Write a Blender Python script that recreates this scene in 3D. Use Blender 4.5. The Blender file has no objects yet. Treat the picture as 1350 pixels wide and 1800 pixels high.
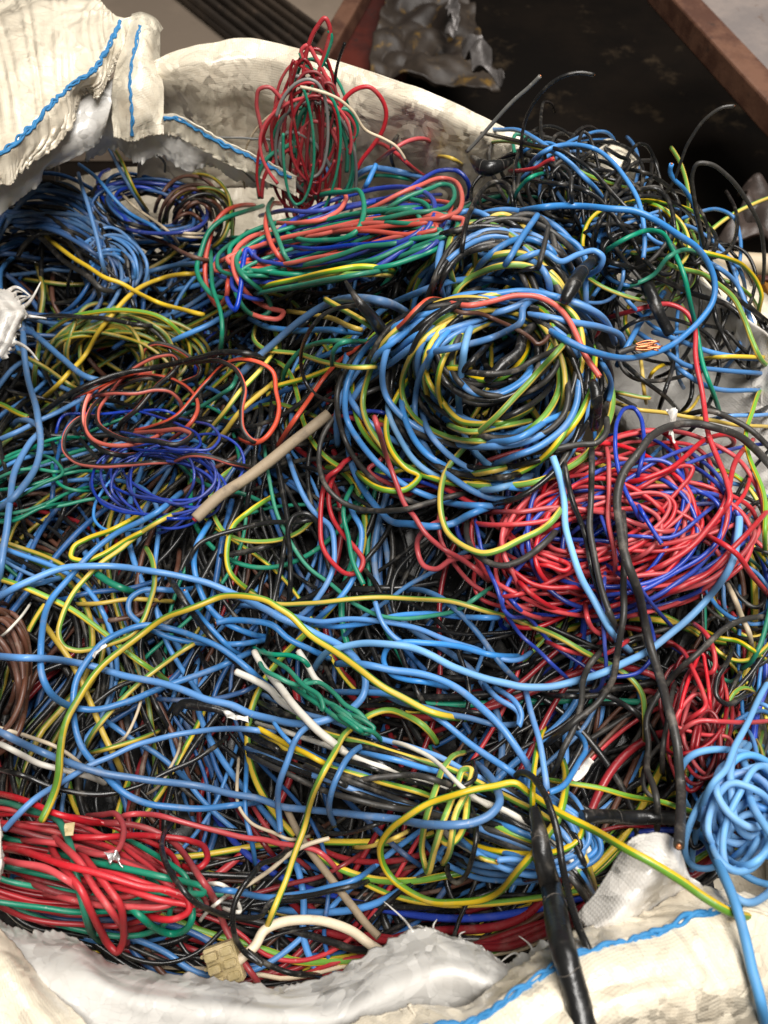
import bpy, math, random
import numpy as np
from mathutils import noise as mn, Vector

random.seed(7); rng = np.random.default_rng(7)
R = math.radians
scene = bpy.context.scene
COL = scene.collection

# ------------------------------------------------------------------ camera
Z0 = 0.56                       # general level of the heap of wire above the floor
PITCH = R(58); DIST = 0.56      # looking down into the sack
FPX = 1498.0                    # focal length in pixels of the 1350 x 1800 photograph
fwd = np.array([0, math.cos(PITCH), -math.sin(PITCH)])
upv = np.array([0, math.sin(PITCH), math.cos(PITCH)])
CAM = np.array([0, 0, Z0]) - fwd * DIST
cd = bpy.data.cameras.new('camera'); cam = bpy.data.objects.new('camera', cd); COL.objects.link(cam)
cam.location = CAM; cam.rotation_euler = (math.pi / 2 - PITCH, 0, 0)
cd.sensor_fit = 'VERTICAL'; cd.sensor_height = 24; cd.lens = FPX / 1800 * 24
cd.clip_start = 0.01; cd.clip_end = 50
cd.dof.use_dof = True; cd.dof.focus_distance = 0.54; cd.dof.aperture_fstop = 8.0
scene.camera = cam

# ------------------------------------------------------------------ light of the shed
w = bpy.data.worlds.new('World'); scene.world = w; w.use_nodes = True
w.node_tree.nodes['Background'].inputs[0].default_value = (1.0, 0.93, 0.84, 1)
w.node_tree.nodes['Background'].inputs[1].default_value = 0.075
def area(name, loc, target, sx, sy, power, col):
    l = bpy.data.lights.new(name, 'AREA'); l.shape = 'RECTANGLE'; l.size = sx; l.size_y = sy
    l.energy = power; l.color = col
    o = bpy.data.objects.new(name, l); COL.objects.link(o); o.location = loc
    o.rotation_euler = (Vector(target) - Vector(loc)).to_track_quat('-Z', 'Y').to_euler()
    return o
area('ceiling_lamp', (0.35, -0.25, 2.5), (0, 0.05, Z0), 1.5, 0.6, 74, (1.0, 0.965, 0.92))
area('ceiling_lamp', (0.7, 1.5, 2.8), (0.05, 0.1, Z0), 1.3, 0.3, 40, (1.0, 0.96, 0.91))
vs = scene.view_settings
vs.view_transform = 'Standard'; vs.look = 'None'; vs.exposure = 0.06; vs.gamma = 1; vs.use_curve_mapping = False
scene.cycles.max_bounces = 5; scene.cycles.use_denoising = True

# ------------------------------------------------------------------ picking places
def dirs(p):
    p = np.atleast_2d(np.asarray(p, float))
    a = (p[:, 0] - 675) / FPX; b = (p[:, 1] - 900) / FPX
    return fwd[None] + a[:, None] * np.array([1, 0, 0])[None] - b[:, None] * upv[None]
def at_z(p, z):
    d = dirs(p); t = (np.asarray(z) - CAM[2]) / d[:, 2]
    return CAM[None] + t[:, None] * d
def at_y(p, y):
    d = dirs(p); t = (np.asarray(y) - CAM[1]) / d[:, 1]
    return CAM[None] + t[:, None] * d
def G(px, py, z):
    return at_z([(px, py)], z)[0]

# shape of the heap: (px, py, amplitude, sigma) of broad humps and hollows
HUMPS = []
for px, py, a, s in [(880, 640, .060, .11), (620, 420, .030, .09), (1120, 930, .010, .09), (120, 480, -.07, .12),
                     (200, 620, -.02, .08), (450, 980, -.022, .09), (300, 860, .012, .05), (200, 1250, -.03, .09),
                     (450, 1620, -.06, .10), (150, 1540, .022, .07), (800, 1420, .012, .07), (1010, 330, .055, .09),
                     (700, 1150, .006, .08), (1250, 1260, -.02, .06), (1290, 1450, .02, .06), (1290, 650, -.01, .08)]:
    c = G(px, py, Z0); HUMPS.append((c[0], c[1], a, s))
def h(x, y):
    z = np.full(np.shape(x), Z0, float)
    for cx, cy, a, s in HUMPS:
        z = z + a * np.exp(-((x - cx) ** 2 + (y - cy) ** 2) / (2 * s * s))
    return z
def on_heap(p, off=0.0):
    z = np.full(len(p), Z0) + off
    for _ in range(6):
        q = at_z(p, z); z = h(q[:, 0], q[:, 1]) + off
    return at_z(p, z)

# ------------------------------------------------------------------ tagging
def tag(o, label=None, cat=None, group=None, kind=None):
    if label: o['label'] = label
    if cat: o['category'] = cat
    if group: o['group'] = group
    if kind: o['kind'] = kind
    return o
def empty(name, loc):
    o = bpy.data.objects.new(name, None); COL.objects.link(o); o.location = loc
    o.empty_display_size = 0.02
    return o

# ------------------------------------------------------------------ materials
MATS = {}
def newmat(name):
    m = bpy.data.materials.new(name); m.use_nodes = True
    nt = m.node_tree; return m, nt, nt.nodes['Principled BSDF']
def N(nt, t, **k):
    n = nt.nodes.new(t)
    for a, b in k.items():
        if a.startswith('i_'):
            n.inputs[a[2:].replace('_', ' ')].default_value = b
        else: setattr(n, a, b)
    return n
def mixcol(nt, fac, a, b):
    m = nt.nodes.new('ShaderNodeMix'); m.data_type = 'RGBA'
    for sock, v in ((m.inputs[0], fac), (m.inputs[6], a), (m.inputs[7], b)):
        if hasattr(v, 'links') or isinstance(v, bpy.types.NodeSocket): nt.links.new(v, sock)
        elif isinstance(v, (int, float)): sock.default_value = v
        else: sock.default_value = (*v, 1) if len(v) == 3 else v
    return m.outputs[2]
def ramp(nt, src, a, b):
    r = N(nt, 'ShaderNodeMapRange', interpolation_type='SMOOTHSTEP')
    r.inputs[1].default_value = a; r.inputs[2].default_value = b
    nt.links.new(src, r.inputs[0]); return r.outputs[0]
def fnoise(nt, scale, detail=4, rough=.6, vec=None):
    n = N(nt, 'ShaderNodeTexNoise'); n.inputs['Scale'].default_value = scale
    n.inputs['Detail'].default_value = detail; n.inputs['Roughness'].default_value = rough
    if vec is not None: nt.links.new(vec, n.inputs['Vector'])
    return n.outputs['Fac']
def wire_mat(key, col, dust=(.33, .29, .23), dust_amt=.25, rough=.33, col2=None, share=.5, bands=1):
    m, nt, b = newmat(key + '_pvc')
    tc = N(nt, 'ShaderNodeTexCoord'); g = tc.outputs['Object']
    geo = N(nt, 'ShaderNodeNewGeometry')
    base = None
    if col2 is not None:
        sx = N(nt, 'ShaderNodeSeparateXYZ'); nt.links.new(tc.outputs['UV'], sx.inputs[0])
        fr = N(nt, 'ShaderNodeMath', operation='FRACT'); bd = N(nt, 'ShaderNodeMath', operation='MULTIPLY'); nt.links.new(sx.outputs[0], bd.inputs[0]); bd.inputs[1].default_value = bands; nt.links.new(bd.outputs[0], fr.inputs[0])
        pp = N(nt, 'ShaderNodeMath', operation='PINGPONG'); nt.links.new(fr.outputs[0], pp.inputs[0]); pp.inputs[1].default_value = .5
        f = ramp(nt, pp.outputs[0], share / 2 - .018, share / 2 + .018)
        base = mixcol(nt, f, col, col2)
    vary = fnoise(nt, 9, 2, .5, geo.outputs['Position'])
    src = base if base is not None else col
    hs = N(nt, 'ShaderNodeHueSaturation')
    if base is not None: nt.links.new(base, hs.inputs['Color'])
    else: hs.inputs['Color'].default_value = (*col, 1)
    mr = N(nt, 'ShaderNodeMapRange'); nt.links.new(vary, mr.inputs[0])
    mr.inputs[1].default_value = .3; mr.inputs[2].default_value = .7; mr.inputs[3].default_value = .72; mr.inputs[4].default_value = 1.2
    oi = N(nt, 'ShaderNodeObjectInfo')
    m1 = N(nt, 'ShaderNodeMapRange'); nt.links.new(oi.outputs['Random'], m1.inputs[0]); m1.inputs[3].default_value = .72; m1.inputs[4].default_value = 1.12
    mm = N(nt, 'ShaderNodeMath', operation='MULTIPLY'); nt.links.new(mr.outputs[0], mm.inputs[0]); nt.links.new(m1.outputs[0], mm.inputs[1])
    nt.links.new(mm.outputs[0], hs.inputs['Value'])
    m3 = N(nt, 'ShaderNodeMath', operation='MULTIPLY'); nt.links.new(oi.outputs['Random'], m3.inputs[0]); m3.inputs[1].default_value = 7.31
    m4 = N(nt, 'ShaderNodeMath', operation='FRACT'); nt.links.new(m3.outputs[0], m4.inputs[0])
    m5 = N(nt, 'ShaderNodeMapRange'); nt.links.new(m4.outputs[0], m5.inputs[0]); m5.inputs[3].default_value = .9; m5.inputs[4].default_value = 1.06
    nt.links.new(m5.outputs[0], hs.inputs['Saturation'])
    n1 = fnoise(nt, 70, 6, .7, geo.outputs['Position']); n2 = fnoise(nt, 600, 3, .6, geo.outputs['Position'])
    d1 = ramp(nt, n1, .50, .78)
    mul = N(nt, 'ShaderNodeMath', operation='MULTIPLY'); nt.links.new(d1, mul.inputs[0]); mul.inputs[1].default_value = dust_amt * 2.0
    spk = ramp(nt, n2, .64, .74)
    mul2 = N(nt, 'ShaderNodeMath', operation='MULTIPLY'); nt.links.new(spk, mul2.inputs[0]); mul2.inputs[1].default_value = dust_amt
    ad = N(nt, 'ShaderNodeMath', operation='ADD', use_clamp=True); nt.links.new(mul.outputs[0], ad.inputs[0]); nt.links.new(mul2.outputs[0], ad.inputs[1])
    c = mixcol(nt, ad.outputs[0], hs.outputs[0], dust)
    n3 = fnoise(nt, 260, 4, .7, geo.outputs['Position']); s3 = ramp(nt, n3, .66, .70)      # pale scuffs
    m7 = N(nt, 'ShaderNodeMath', operation='MULTIPLY'); nt.links.new(s3, m7.inputs[0]); m7.inputs[1].default_value = .35
    c = mixcol(nt, m7.outputs[0], c, (.46, .43, .38))
    nt.links.new(c, b.inputs['Base Color'])
    rr = N(nt, 'ShaderNodeMapRange'); nt.links.new(n1, rr.inputs[0])
    rr.inputs[1].default_value = .3; rr.inputs[2].default_value = .75; rr.inputs[3].default_value = rough - .06; rr.inputs[4].default_value = rough + .25
    nt.links.new(rr.outputs[0], b.inputs['Roughness'])
    b.inputs['Specular IOR Level'].default_value = .45
    bp = N(nt, 'ShaderNodeBump'); bp.inputs['Strength'].default_value = .25; bp.inputs['Distance'].default_value = .0006
    nt.links.new(n1, bp.inputs['Height']); nt.links.new(bp.outputs[0], b.inputs['Normal'])
    MATS[key] = m
wire_mat('blue', (.062, .215, .50), dust_amt=.16)
wire_mat('lightblue', (.12, .33, .62), dust_amt=.12, rough=.5)
wire_mat('greyblue', (.06, .15, .31), dust_amt=.28, rough=.45)
wire_mat('darkblue', (.02, .085, .24), dust_amt=.2)
wire_mat('navy', (.016, .045, .33), dust_amt=.1, rough=.25)
wire_mat('red', (.44, .03, .038), dust_amt=.1)
wire_mat('darkred', (.21, .012, .017), dust_amt=.12, rough=.28)
wire_mat('salmon', (.62, .085, .055), dust_amt=.08)
wire_mat('twin', (.62, .10, .06), dust_amt=.08, col2=(.02, .018, .016), share=.55)
wire_mat('green', (.012, .21, .125), dust_amt=.1)
wire_mat('yg', (.68, .47, .04), dust_amt=.14, col2=(.13, .30, .035), share=.48, bands=2)
wire_mat('ygd', (.33, .23, .025), dust_amt=.35, col2=(.08, .15, .022), share=.46, bands=2)
wire_mat('yellow', (.66, .45, .04), dust_amt=.16)
wire_mat('black', (.011, .011, .011), dust_amt=.16, rough=.24)
wire_mat('dusty', (.03, .028, .025), dust=(.20, .17, .14), dust_amt=.4, rough=.42)
wire_mat('grey', (.16, .16, .15), dust_amt=.25, rough=.3)
wire_mat('white', (.66, .62, .54), dust=(.30, .24, .17), dust_amt=.3, rough=.45)
wire_mat('cream', (.60, .49, .34), dust=(.30, .22, .14), dust_amt=.25, rough=.4)
wire_mat('tan', (.30, .225, .14), dust=(.14, .11, .08), dust_amt=.5, rough=.6)
wire_mat('brown', (.10, .04, .024), dust_amt=.15, rough=.38)
def copper():
    m, nt, b = newmat('copper'); b.inputs['Base Color'].default_value = (.55, .22, .10, 1)
    b.inputs['Metallic'].default_value = .8; b.inputs['Roughness'].default_value = .4; MATS['copper'] = m
copper()
def tape_mat():
    m, nt, b = newmat('black_tape'); geo = N(nt, 'ShaderNodeNewGeometry')
    n1 = fnoise(nt, 60, 6, .65, geo.outputs['Position'])
    c = mixcol(nt, ramp(nt, n1, .55, .8), (.009, .009, .009), (.11, .095, .08)); nt.links.new(c, b.inputs['Base Color'])
    mr = N(nt, 'ShaderNodeMapRange'); nt.links.new(n1, mr.inputs[0]); mr.inputs[3].default_value = .13; mr.inputs[4].default_value = .5
    nt.links.new(mr.outputs[0], b.inputs['Roughness'])
    bp = N(nt, 'ShaderNodeBump'); bp.inputs['Strength'].default_value = .5; bp.inputs['Distance'].default_value = .0015
    nt.links.new(fnoise(nt, 130, 3, .5, geo.outputs['Position']), bp.inputs['Height']); nt.links.new(bp.outputs[0], b.inputs['Normal'])
    MATS['tape'] = m
    m, nt, b = newmat('tape_glue'); b.inputs['Base Color'].default_value = (.10, .085, .07, 1); b.inputs['Roughness'].default_value = .6; MATS['tape_glue'] = m
tape_mat()
def sack_mat(key, col, stain, stain_amt, rough, weave, trans, crease=.36):
    m, nt, b = newmat(key); tc = N(nt, 'ShaderNodeTexCoord'); geo = N(nt, 'ShaderNodeNewGeometry'); P = geo.outputs['Position']
    n1 = fnoise(nt, 9, 6, .65, P); n2 = fnoise(nt, 45, 6, .7, P)
    mx = N(nt, 'ShaderNodeMath', operation='MULTIPLY'); nt.links.new(n1, mx.inputs[0]); nt.links.new(n2, mx.inputs[1])
    s = ramp(nt, mx.outputs[0], .21, .40)
    ms = N(nt, 'ShaderNodeMath', operation='MULTIPLY'); nt.links.new(s, ms.inputs[0]); ms.inputs[1].default_value = stain_amt
    c = mixcol(nt, ms.outputs[0], col, stain)
    sp = ramp(nt, fnoise(nt, 210, 3, .6, P), .68, .76)
    m2 = N(nt, 'ShaderNodeMath', operation='MULTIPLY'); nt.links.new(sp, m2.inputs[0]); m2.inputs[1].default_value = stain_amt * .45
    c = mixcol(nt, m2.outputs[0], c, (.22, .15, .09))
    # flat woven tapes, seen as fine relief
    wv = []
    for d in ('X', 'Y'):
        wt = N(nt, 'ShaderNodeTexWave', wave_type='BANDS', bands_direction=d, wave_profile='SIN')
        wt.inputs['Scale'].default_value = 170; wt.inputs['Distortion'].default_value = .6; wt.inputs['Detail'].default_value = 1
        nt.links.new(tc.outputs['UV'], wt.inputs['Vector']); wv.append(wt.outputs['Fac'])
    wm = N(nt, 'ShaderNodeMath', operation='MULTIPLY'); nt.links.new(wv[0], wm.inputs[0]); nt.links.new(wv[1], wm.inputs[1])
    b1 = N(nt, 'ShaderNodeBump'); b1.inputs['Strength'].default_value = weave; b1.inputs['Distance'].default_value = .0004
    nt.links.new(wm.outputs[0], b1.inputs['Height'])
    b2 = N(nt, 'ShaderNodeBump'); b2.inputs['Strength'].default_value = 1.0; b2.inputs['Distance'].default_value = crease
    # crumpled film: small planes tilted this way and that
    wn = N(nt, 'ShaderNodeTexNoise'); wn.inputs['Scale'].default_value = 16; wn.inputs['Detail'].default_value = 2; nt.links.new(P, wn.inputs['Vector'])
    va = N(nt, 'ShaderNodeVectorMath', operation='MULTIPLY_ADD'); nt.links.new(wn.outputs['Color'], va.inputs[0])
    va.inputs[1].default_value = (.09, .09, .09); nt.links.new(P, va.inputs[2])
    hsum = None
    for sc_, wt_ in ((22, .30), (55, .8), (140, .9)):
        vo = N(nt, 'ShaderNodeTexVoronoi', feature='F1'); vo.inputs['Scale'].default_value = sc_; nt.links.new(va.outputs[0], vo.inputs['Vector'])
        sb_ = N(nt, 'ShaderNodeVectorMath', operation='SUBTRACT'); nt.links.new(va.outputs[0], sb_.inputs[0]); nt.links.new(vo.outputs['Position'], sb_.inputs[1])
        cc = N(nt, 'ShaderNodeVectorMath', operation='SUBTRACT'); nt.links.new(vo.outputs['Color'], cc.inputs[0]); cc.inputs[1].default_value = (.5, .5, .5)
        dt = N(nt, 'ShaderNodeVectorMath', operation='DOT_PRODUCT'); nt.links.new(sb_.outputs[0], dt.inputs[0]); nt.links.new(cc.outputs[0], dt.inputs[1])
        ml = N(nt, 'ShaderNodeMath', operation='MULTIPLY'); nt.links.new(dt.outputs['Value'], ml.inputs[0]); ml.inputs[1].default_value = wt_
        if hsum is None: hsum = ml.outputs[0]
        else:
            ad_ = N(nt, 'ShaderNodeMath', operation='ADD'); nt.links.new(hsum, ad_.inputs[0]); nt.links.new(ml.outputs[0], ad_.inputs[1]); hsum = ad_.outputs[0]
    nt.links.new(hsum, b2.inputs['Height']); nt.links.new(b1.outputs[0], b2.inputs['Normal'])
    nt.links.new(b2.outputs[0], b.inputs['Normal'])
    nt.links.new(c, b.inputs['Base Color']); b.inputs['Roughness'].default_value = rough
    b.inputs['Specular IOR Level'].default_value = .55
    b.inputs['Coat Weight'].default_value = .8; b.inputs['Coat Roughness'].default_value = .17
    tr = N(nt, 'ShaderNodeBsdfTranslucent'); nt.links.new(c, tr.inputs['Color'])
    ms2 = N(nt, 'ShaderNodeMixShader'); ms2.inputs[0].default_value = trans
    nt.links.new(b.outputs[0], ms2.inputs[1]); nt.links.new(tr.outputs[0], ms2.inputs[2])
    nt.links.new(ms2.outputs[0], nt.nodes['Material Output'].inputs[0])
    MATS[key] = m
sack_mat('woven', (.74, .66, .52), (.34, .23, .12), .28, .36, .35, .12, .27)
sack_mat('hem', (.75, .68, .54), (.36, .25, .14), .4, .38, .3, .12)
sack_mat('liner', (.70, .68, .64), (.45, .38, .30), .15, .30, .0, .3, .26)
sack_mat('pale', (.72, .69, .64), (.34, .27, .2), .3, .38, .3, .2)
def yarn():
    m, nt, b = newmat('blue_yarn'); geo = N(nt, 'ShaderNodeNewGeometry')
    c = mixcol(nt, fnoise(nt, 180, 5, .7, geo.outputs['Position']), (.008, .085, .24), (.035, .24, .48))
    nt.links.new(c, b.inputs['Base Color']); b.inputs['Roughness'].default_value = .7; MATS['yarn'] = m
yarn()
# ------------------------------------------------------------------ curves and tubes
TX = (0, 435, 870); TY = (0, 440, 880, 1320); K = 1350 / 480.0
def P_(s):
    """'rc:x,y x,y | rc:...' points read off enlarged tiles; without 'rc:' plain photograph pixels"""
    out = []
    for seg in s.split('|'):
        seg = seg.strip(); ox = oy = 0; k = 1.0
        if ':' in seg:
            t, seg = seg.split(':'); t = t.strip(); ox = TX[int(t[1])]; oy = TY[int(t[0])]; k = K
        first = True
        for q in seg.split():
            x, y = q.split(','); p = np.array((ox + float(x) / k, oy + float(y) / k))
            if first and len(out) > 1:                      # a point read twice where two tiles meet
                d = p - out[-1]; e = out[-1] - out[-2]
                if np.linalg.norm(d) < 14 or d.dot(e) < .35 * np.linalg.norm(d) * np.linalg.norm(e):
                    if np.linalg.norm(d) < 30: first = False; continue
            first = False; out.append(p)
    return np.array(out)
def smooth_path(p, step):
    """chord-length Hermite spline through p, resampled evenly"""
    p = np.asarray(p, float); n = len(p)
    if n == 2: p = np.array([p[0], (p[0] + p[1]) / 2, p[1]]); n = 3
    d = np.maximum(np.linalg.norm(np.diff(p, axis=0), axis=1), 1e-6); t = np.concatenate([[0], np.cumsum(d)])
    m = np.zeros_like(p); v = np.diff(p, axis=0) / d[:, None]
    m[1:-1] = (v[:-1] * d[1:, None] + v[1:] * d[:-1, None]) / (d[1:] + d[:-1])[:, None]
    m[0] = 1.5 * v[0] - .5 * m[1]; m[-1] = 1.5 * v[-1] - .5 * m[-2]
    T = np.linspace(0, t[-1], max(4, int(t[-1] / step) + 1))
    i = np.clip(np.searchsorted(t, T, side='right') - 1, 0, n - 2); hh = d[i]; s = ((T - t[i]) / hh)[:, None]
    hh = hh[:, None]
    return ((2 * s**3 - 3 * s**2 + 1) * p[i] + (s**3 - 2 * s**2 + s) * hh * m[i]
            + (-2 * s**3 + 3 * s**2) * p[i + 1] + (s**3 - s**2) * hh * m[i + 1])
def gauss(a, s):
    if s < .3: return a
    k = int(3 * s) + 1; x = np.arange(-k, k + 1); g = np.exp(-x * x / (2 * s * s)); g /= g.sum()
    return np.convolve(np.pad(a, k, mode='edge'), g, 'valid')
def wob(n, s, amp):
    a = gauss(rng.normal(size=n + 40), s)[20:20 + n]; sd = a.std() + 1e-9
    return a / max(sd, .05 if n > 30 else sd) * amp if n > 6 else np.zeros(n)
def tube_arrays(P, r, k, twist=0.0, phase=0.0, squash=None):
    n = len(P); r = np.broadcast_to(np.asarray(r, float), (n,))
    T = np.gradient(P, axis=0); T /= np.linalg.norm(T, axis=1)[:, None] + 1e-12
    A = np.zeros_like(P); ref = np.array([0, 0, 1.0]) if abs(T[0, 2]) < .9 else np.array([1.0, 0, 0])
    a = ref - T[0] * ref.dot(T[0]); a /= np.linalg.norm(a)
    for i in range(n):
        a = a - T[i] * a.dot(T[i]); a /= np.linalg.norm(a) + 1e-12; A[i] = a
    B = np.cross(T, A)
    ang = np.arange(k) / k * 2 * math.pi
    ca, sa = np.cos(ang), np.sin(ang)
    V = P[:, None] + r[:, None, None] * (A[:, None] * ca[None, :, None] + B[:, None] * sa[None, :, None])
    L = np.concatenate([[0], np.cumsum(np.linalg.norm(np.diff(P, axis=0), axis=1))])
    i = np.arange(n - 1)[:, None] * k; j = np.arange(k)[None]; j2 = (j + 1) % k
    F = np.stack([i + j, i + j2, i + k + j2, i + k + j], -1).reshape(-1, 4)
    u0 = np.broadcast_to(j / k, (n - 1, k)); u1 = u0 + 1.0 / k
    ta = (L * twist + phase)[:-1, None]; tb = (L * twist + phase)[1:, None]
    U = np.stack([u0 + ta, u1 + ta, u1 + tb, u0 + tb], -1)
    la = np.broadcast_to(L[:-1, None], (n - 1, k)); lb = np.broadcast_to(L[1:, None], (n - 1, k))
    W = np.stack([la, la, lb, lb], -1)
    UV = np.stack([U, W], -1).reshape(-1, 2)
    return V.reshape(-1, 3), F, UV
def mesh_from(name, parts, mats, caps=True):
    """parts: list of (V, F, UV, material index, ring size)"""
    vs_, ls, sizes, uvs, mi = [], [], [], [], []; off = 0
    for V, F, UV, m, k in parts:
        vs_.append(V); ls.append((F + off).ravel()); sizes.append(np.full(len(F), 4)); uvs.append(UV); mi.append(np.full(len(F), m))
        if caps:
            nv = len(V)
            for ring in (np.arange(k)[::-1], np.arange(nv - k, nv)):
                ls.append(ring + off); sizes.append(np.array([k])); uvs.append(np.full((k, 2), .25)); mi.append(np.array([m]))
        off += len(V)
    V = np.concatenate(vs_); Lp = np.concatenate(ls).astype(np.int32); S = np.concatenate(sizes).astype(np.int32)
    me = bpy.data.meshes.new(name); me.vertices.add(len(V)); me.vertices.foreach_set('co', V.astype(np.float32).ravel())
    me.loops.add(len(Lp)); me.loops.foreach_set('vertex_index', Lp)
    me.polygons.add(len(S)); me.polygons.foreach_set('loop_start', np.concatenate([[0], np.cumsum(S)[:-1]]).astype(np.int32))
    me.polygons.foreach_set('loop_total', S)
    me.polygons.foreach_set('use_smooth', (S == 4)); me.polygons.foreach_set('material_index', np.concatenate(mi).astype(np.int32))
    uv = me.uv_layers.new(name='UVMap'); uv.data.foreach_set('uv', np.concatenate(uvs).astype(np.float32).ravel())
    for m in mats: me.materials.append(m)
    me.update(calc_edges=True); me.validate()
    return me
def link(name, me, parent=None):
    o = bpy.data.objects.new(name, me); COL.objects.link(o)
    if parent is not None:
        o.parent = parent; o.matrix_parent_inverse.identity(); o.location = -np.array(parent.location)
    return o

# ------------------------------------------------------------------ height of what has already been laid down
CELL = .002; GX0, GY0 = -.62, -.45; GN = 620
gx = GX0 + (np.arange(GN) + .5) * CELL; gy = GY0 + (np.arange(GN) + .5) * CELL
SUP = np.full((GN, GN), -1.0)
def stamp(P, r, SUP=None):
    SUP = globals()['SUP'] if SUP is None else SUP
    ii = ((P[:, 0] - GX0) / CELL).astype(int); jj = ((P[:, 1] - GY0) / CELL).astype(int)
    m = int(math.ceil(r / CELL))
    for di in range(-m, m + 1):
        for dj in range(-m, m + 1):
            q = r * r - (di * di + dj * dj) * CELL * CELL
            if q < 0: continue
            a = ii + di; b = jj + dj; ok = (a >= 0) & (a < GN) & (b >= 0) & (b < GN)
            np.maximum.at(SUP, (a[ok], b[ok]), P[ok, 2] + math.sqrt(q))
def support(P, r, SUP=None):
    SUP = globals()['SUP'] if SUP is None else SUP
    ii = np.clip(((P[:, 0] - GX0) / CELL).astype(int), 2, GN - 3); jj = np.clip(((P[:, 1] - GY0) / CELL).astype(int), 2, GN - 3)
    m = 1; s = np.full(len(P), -1.0)
    for di in range(-m, m + 1):
        for dj in range(-m, m + 1): s = np.maximum(s, SUP[ii + di, jj + dj])
    return s
def dil(a, k):
    if k < 1: return a
    p = np.pad(a, k, mode='edge'); return np.max(np.stack([p[i:i + len(a)] for i in range(2 * k + 1)]), axis=0)
def px_radius(P, w):
    return .80 * w * .5 * np.median((P - CAM) @ fwd) / FPX
SUPS = np.full((GN, GN), -1.0)      # the sack cloth, for what hangs out over it
def lay(p, wpx, cap=.030, lift=0.0, sink=0.0, stiff=9.0, jit=1.2, dive=0, over=False):
    """pixel path -> world path lying on the heap and on what was laid before; returns P, r"""
    q = smooth_path(p, 4.5)
    n = len(q); q = q + np.stack([wob(n, 6, jit * 1.25), wob(n, 6, jit * 1.25)], 1) if n > 12 else q
    P = on_heap(q); r = px_radius(P, wpx)
    arch = lift * np.sin(np.linspace(0, math.pi, n)) ** .7 - sink
    e = np.clip(1 - np.arange(n) / min(14, n / 3), 0, 1) ** 2 * .03
    if dive & 1: arch = arch - e
    if dive & 2: arch = arch - e[::-1]
    for _ in range(4):
        base = h(P[:, 0], P[:, 1])
        S = np.maximum(support(P, r), base - .012)
        if over: S = np.maximum(S, support(P, r, SUPS))
        raise_ = dil(S, 2) + r * .96 - base
        raise_ = np.where(raise_ > cap * .5, cap * .5 + (cap * .5) * np.tanh((raise_ - cap * .5) / (cap * .5)), raise_)
        zt = base + raise_; z = gauss(zt, stiff); z = z + gauss(dil(np.maximum(zt - z, 0), 5), 4) * .9 + arch
        if stiff >= 50:
            t_ = np.linspace(0, 1, n); c_ = np.polyfit(t_, base + raise_, 1); z = np.polyval(c_, t_); z = z + np.percentile(base + raise_ - z, 80)
        P = at_z(q, z)
    return P, r
def stand(p, wpx, base='a', k=0.0, y=None):
    """pixel path rising out of the heap in an upright plane through its foot"""
    q = smooth_path(p, 4.5); n = len(q)
    if y is None:
        f = on_heap(q[:1] if base == 'a' else q[-1:])[0]; y = f[1]
    P = at_y(q, np.full(n, y))
    if k:
        for _ in range(4): P = at_y(q, y + k * (P[:, 2] - Z0))
    r = px_radius(P, wpx); return P, r
STRIPED = ('yg', 'ygd', 'twin')
def wire_mesh(name, P, r, mat, k=10, taper=None, org=0.0, turn=None):
    n = len(P); rr = r * (1 + wob(n, 5, .02)) if taper is None else r * taper
    tw = rng.uniform(-1.5, 1.5) if mat in STRIPED else 0
    ph = rng.uniform(0, 1)
    V, F, UV = tube_arrays(P, rr, k, tw, 0.0)
    if mat in STRIPED:          # turn the stripe so that both colours show from above
        i = n // 2; ring = V[i * k:(i + 1) * k] - P[i]; v = CAM - P[i] - org; j = int(np.argmax(ring @ v))
        L = np.linalg.norm(np.diff(P[:i + 1], axis=0), axis=1).sum()
        sh = {'yg': .12, 'ygd': .115, 'twin': .275}[mat] * (rng.choice([-1, 1]) * rng.uniform(.7, 1.35) if turn is None else turn)
        UV = UV.copy(); UV[:, 0] += sh - (j / k + L * tw)
    return mesh_from(name, [(V, F, UV, 0, k)], [MATS[mat]])
NAMES = {'blue': 'blue_wire', 'lightblue': 'light_blue_wire', 'greyblue': 'dusty_blue_wire', 'darkblue': 'dark_blue_wire',
         'navy': 'navy_blue_wire', 'red': 'red_wire', 'darkred': 'dark_red_wire', 'salmon': 'salmon_wire', 'twin': 'red_and_black_wire',
         'green': 'green_wire', 'yg': 'yellow_green_wire', 'ygd': 'yellow_green_wire', 'yellow': 'yellow_wire', 'black': 'black_wire',
         'dusty': 'dusty_black_wire', 'grey': 'grey_wire', 'white': 'white_wire', 'cream': 'cream_wire', 'tan': 'tan_cable', 'brown': 'brown_wire'}
def end_core(P, r, at, parent, mat='copper'):
    a, b = (P[0], P[1]) if at == 0 else (P[-1], P[-2])
    d = (a - b) / np.linalg.norm(a - b)
    pts = np.array([a - d * r * .5, a + d * r * .2, a + d * r * .45])
    me = mesh_from('core', [(*tube_arrays(pts, np.array([.5, .5, .42]) * r, 8), 0, 8)], [MATS[mat]])
    link('copper_core', me, parent)
def make_wire(label, mat, P, r, ends=0, cat='wire', group=None, parent=None, name=None, k=10, turn=None):
    nm = name or ('strand' if parent is not None else NAMES[mat])
    if parent is not None:
        return link(nm, wire_mesh(nm, P, r, mat, k), parent)
    c = P.mean(axis=0); c = np.array([c[0], c[1], P[:, 2].min()])
    me = wire_mesh(nm, P - c, r, mat, k, org=c, turn=turn)
    o = bpy.data.objects.new(nm, me); COL.objects.link(o); o.location = c
    tag(o, label, cat, group)
    cm = 'red' if mat == 'tan' else 'copper'
    if ends & 1: end_core(P, r, 0, o, cm)
    if ends & 2: end_core(P, r, 1, o, cm)
    return o
QUEUE = []      # (layer, order, function)
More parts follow.
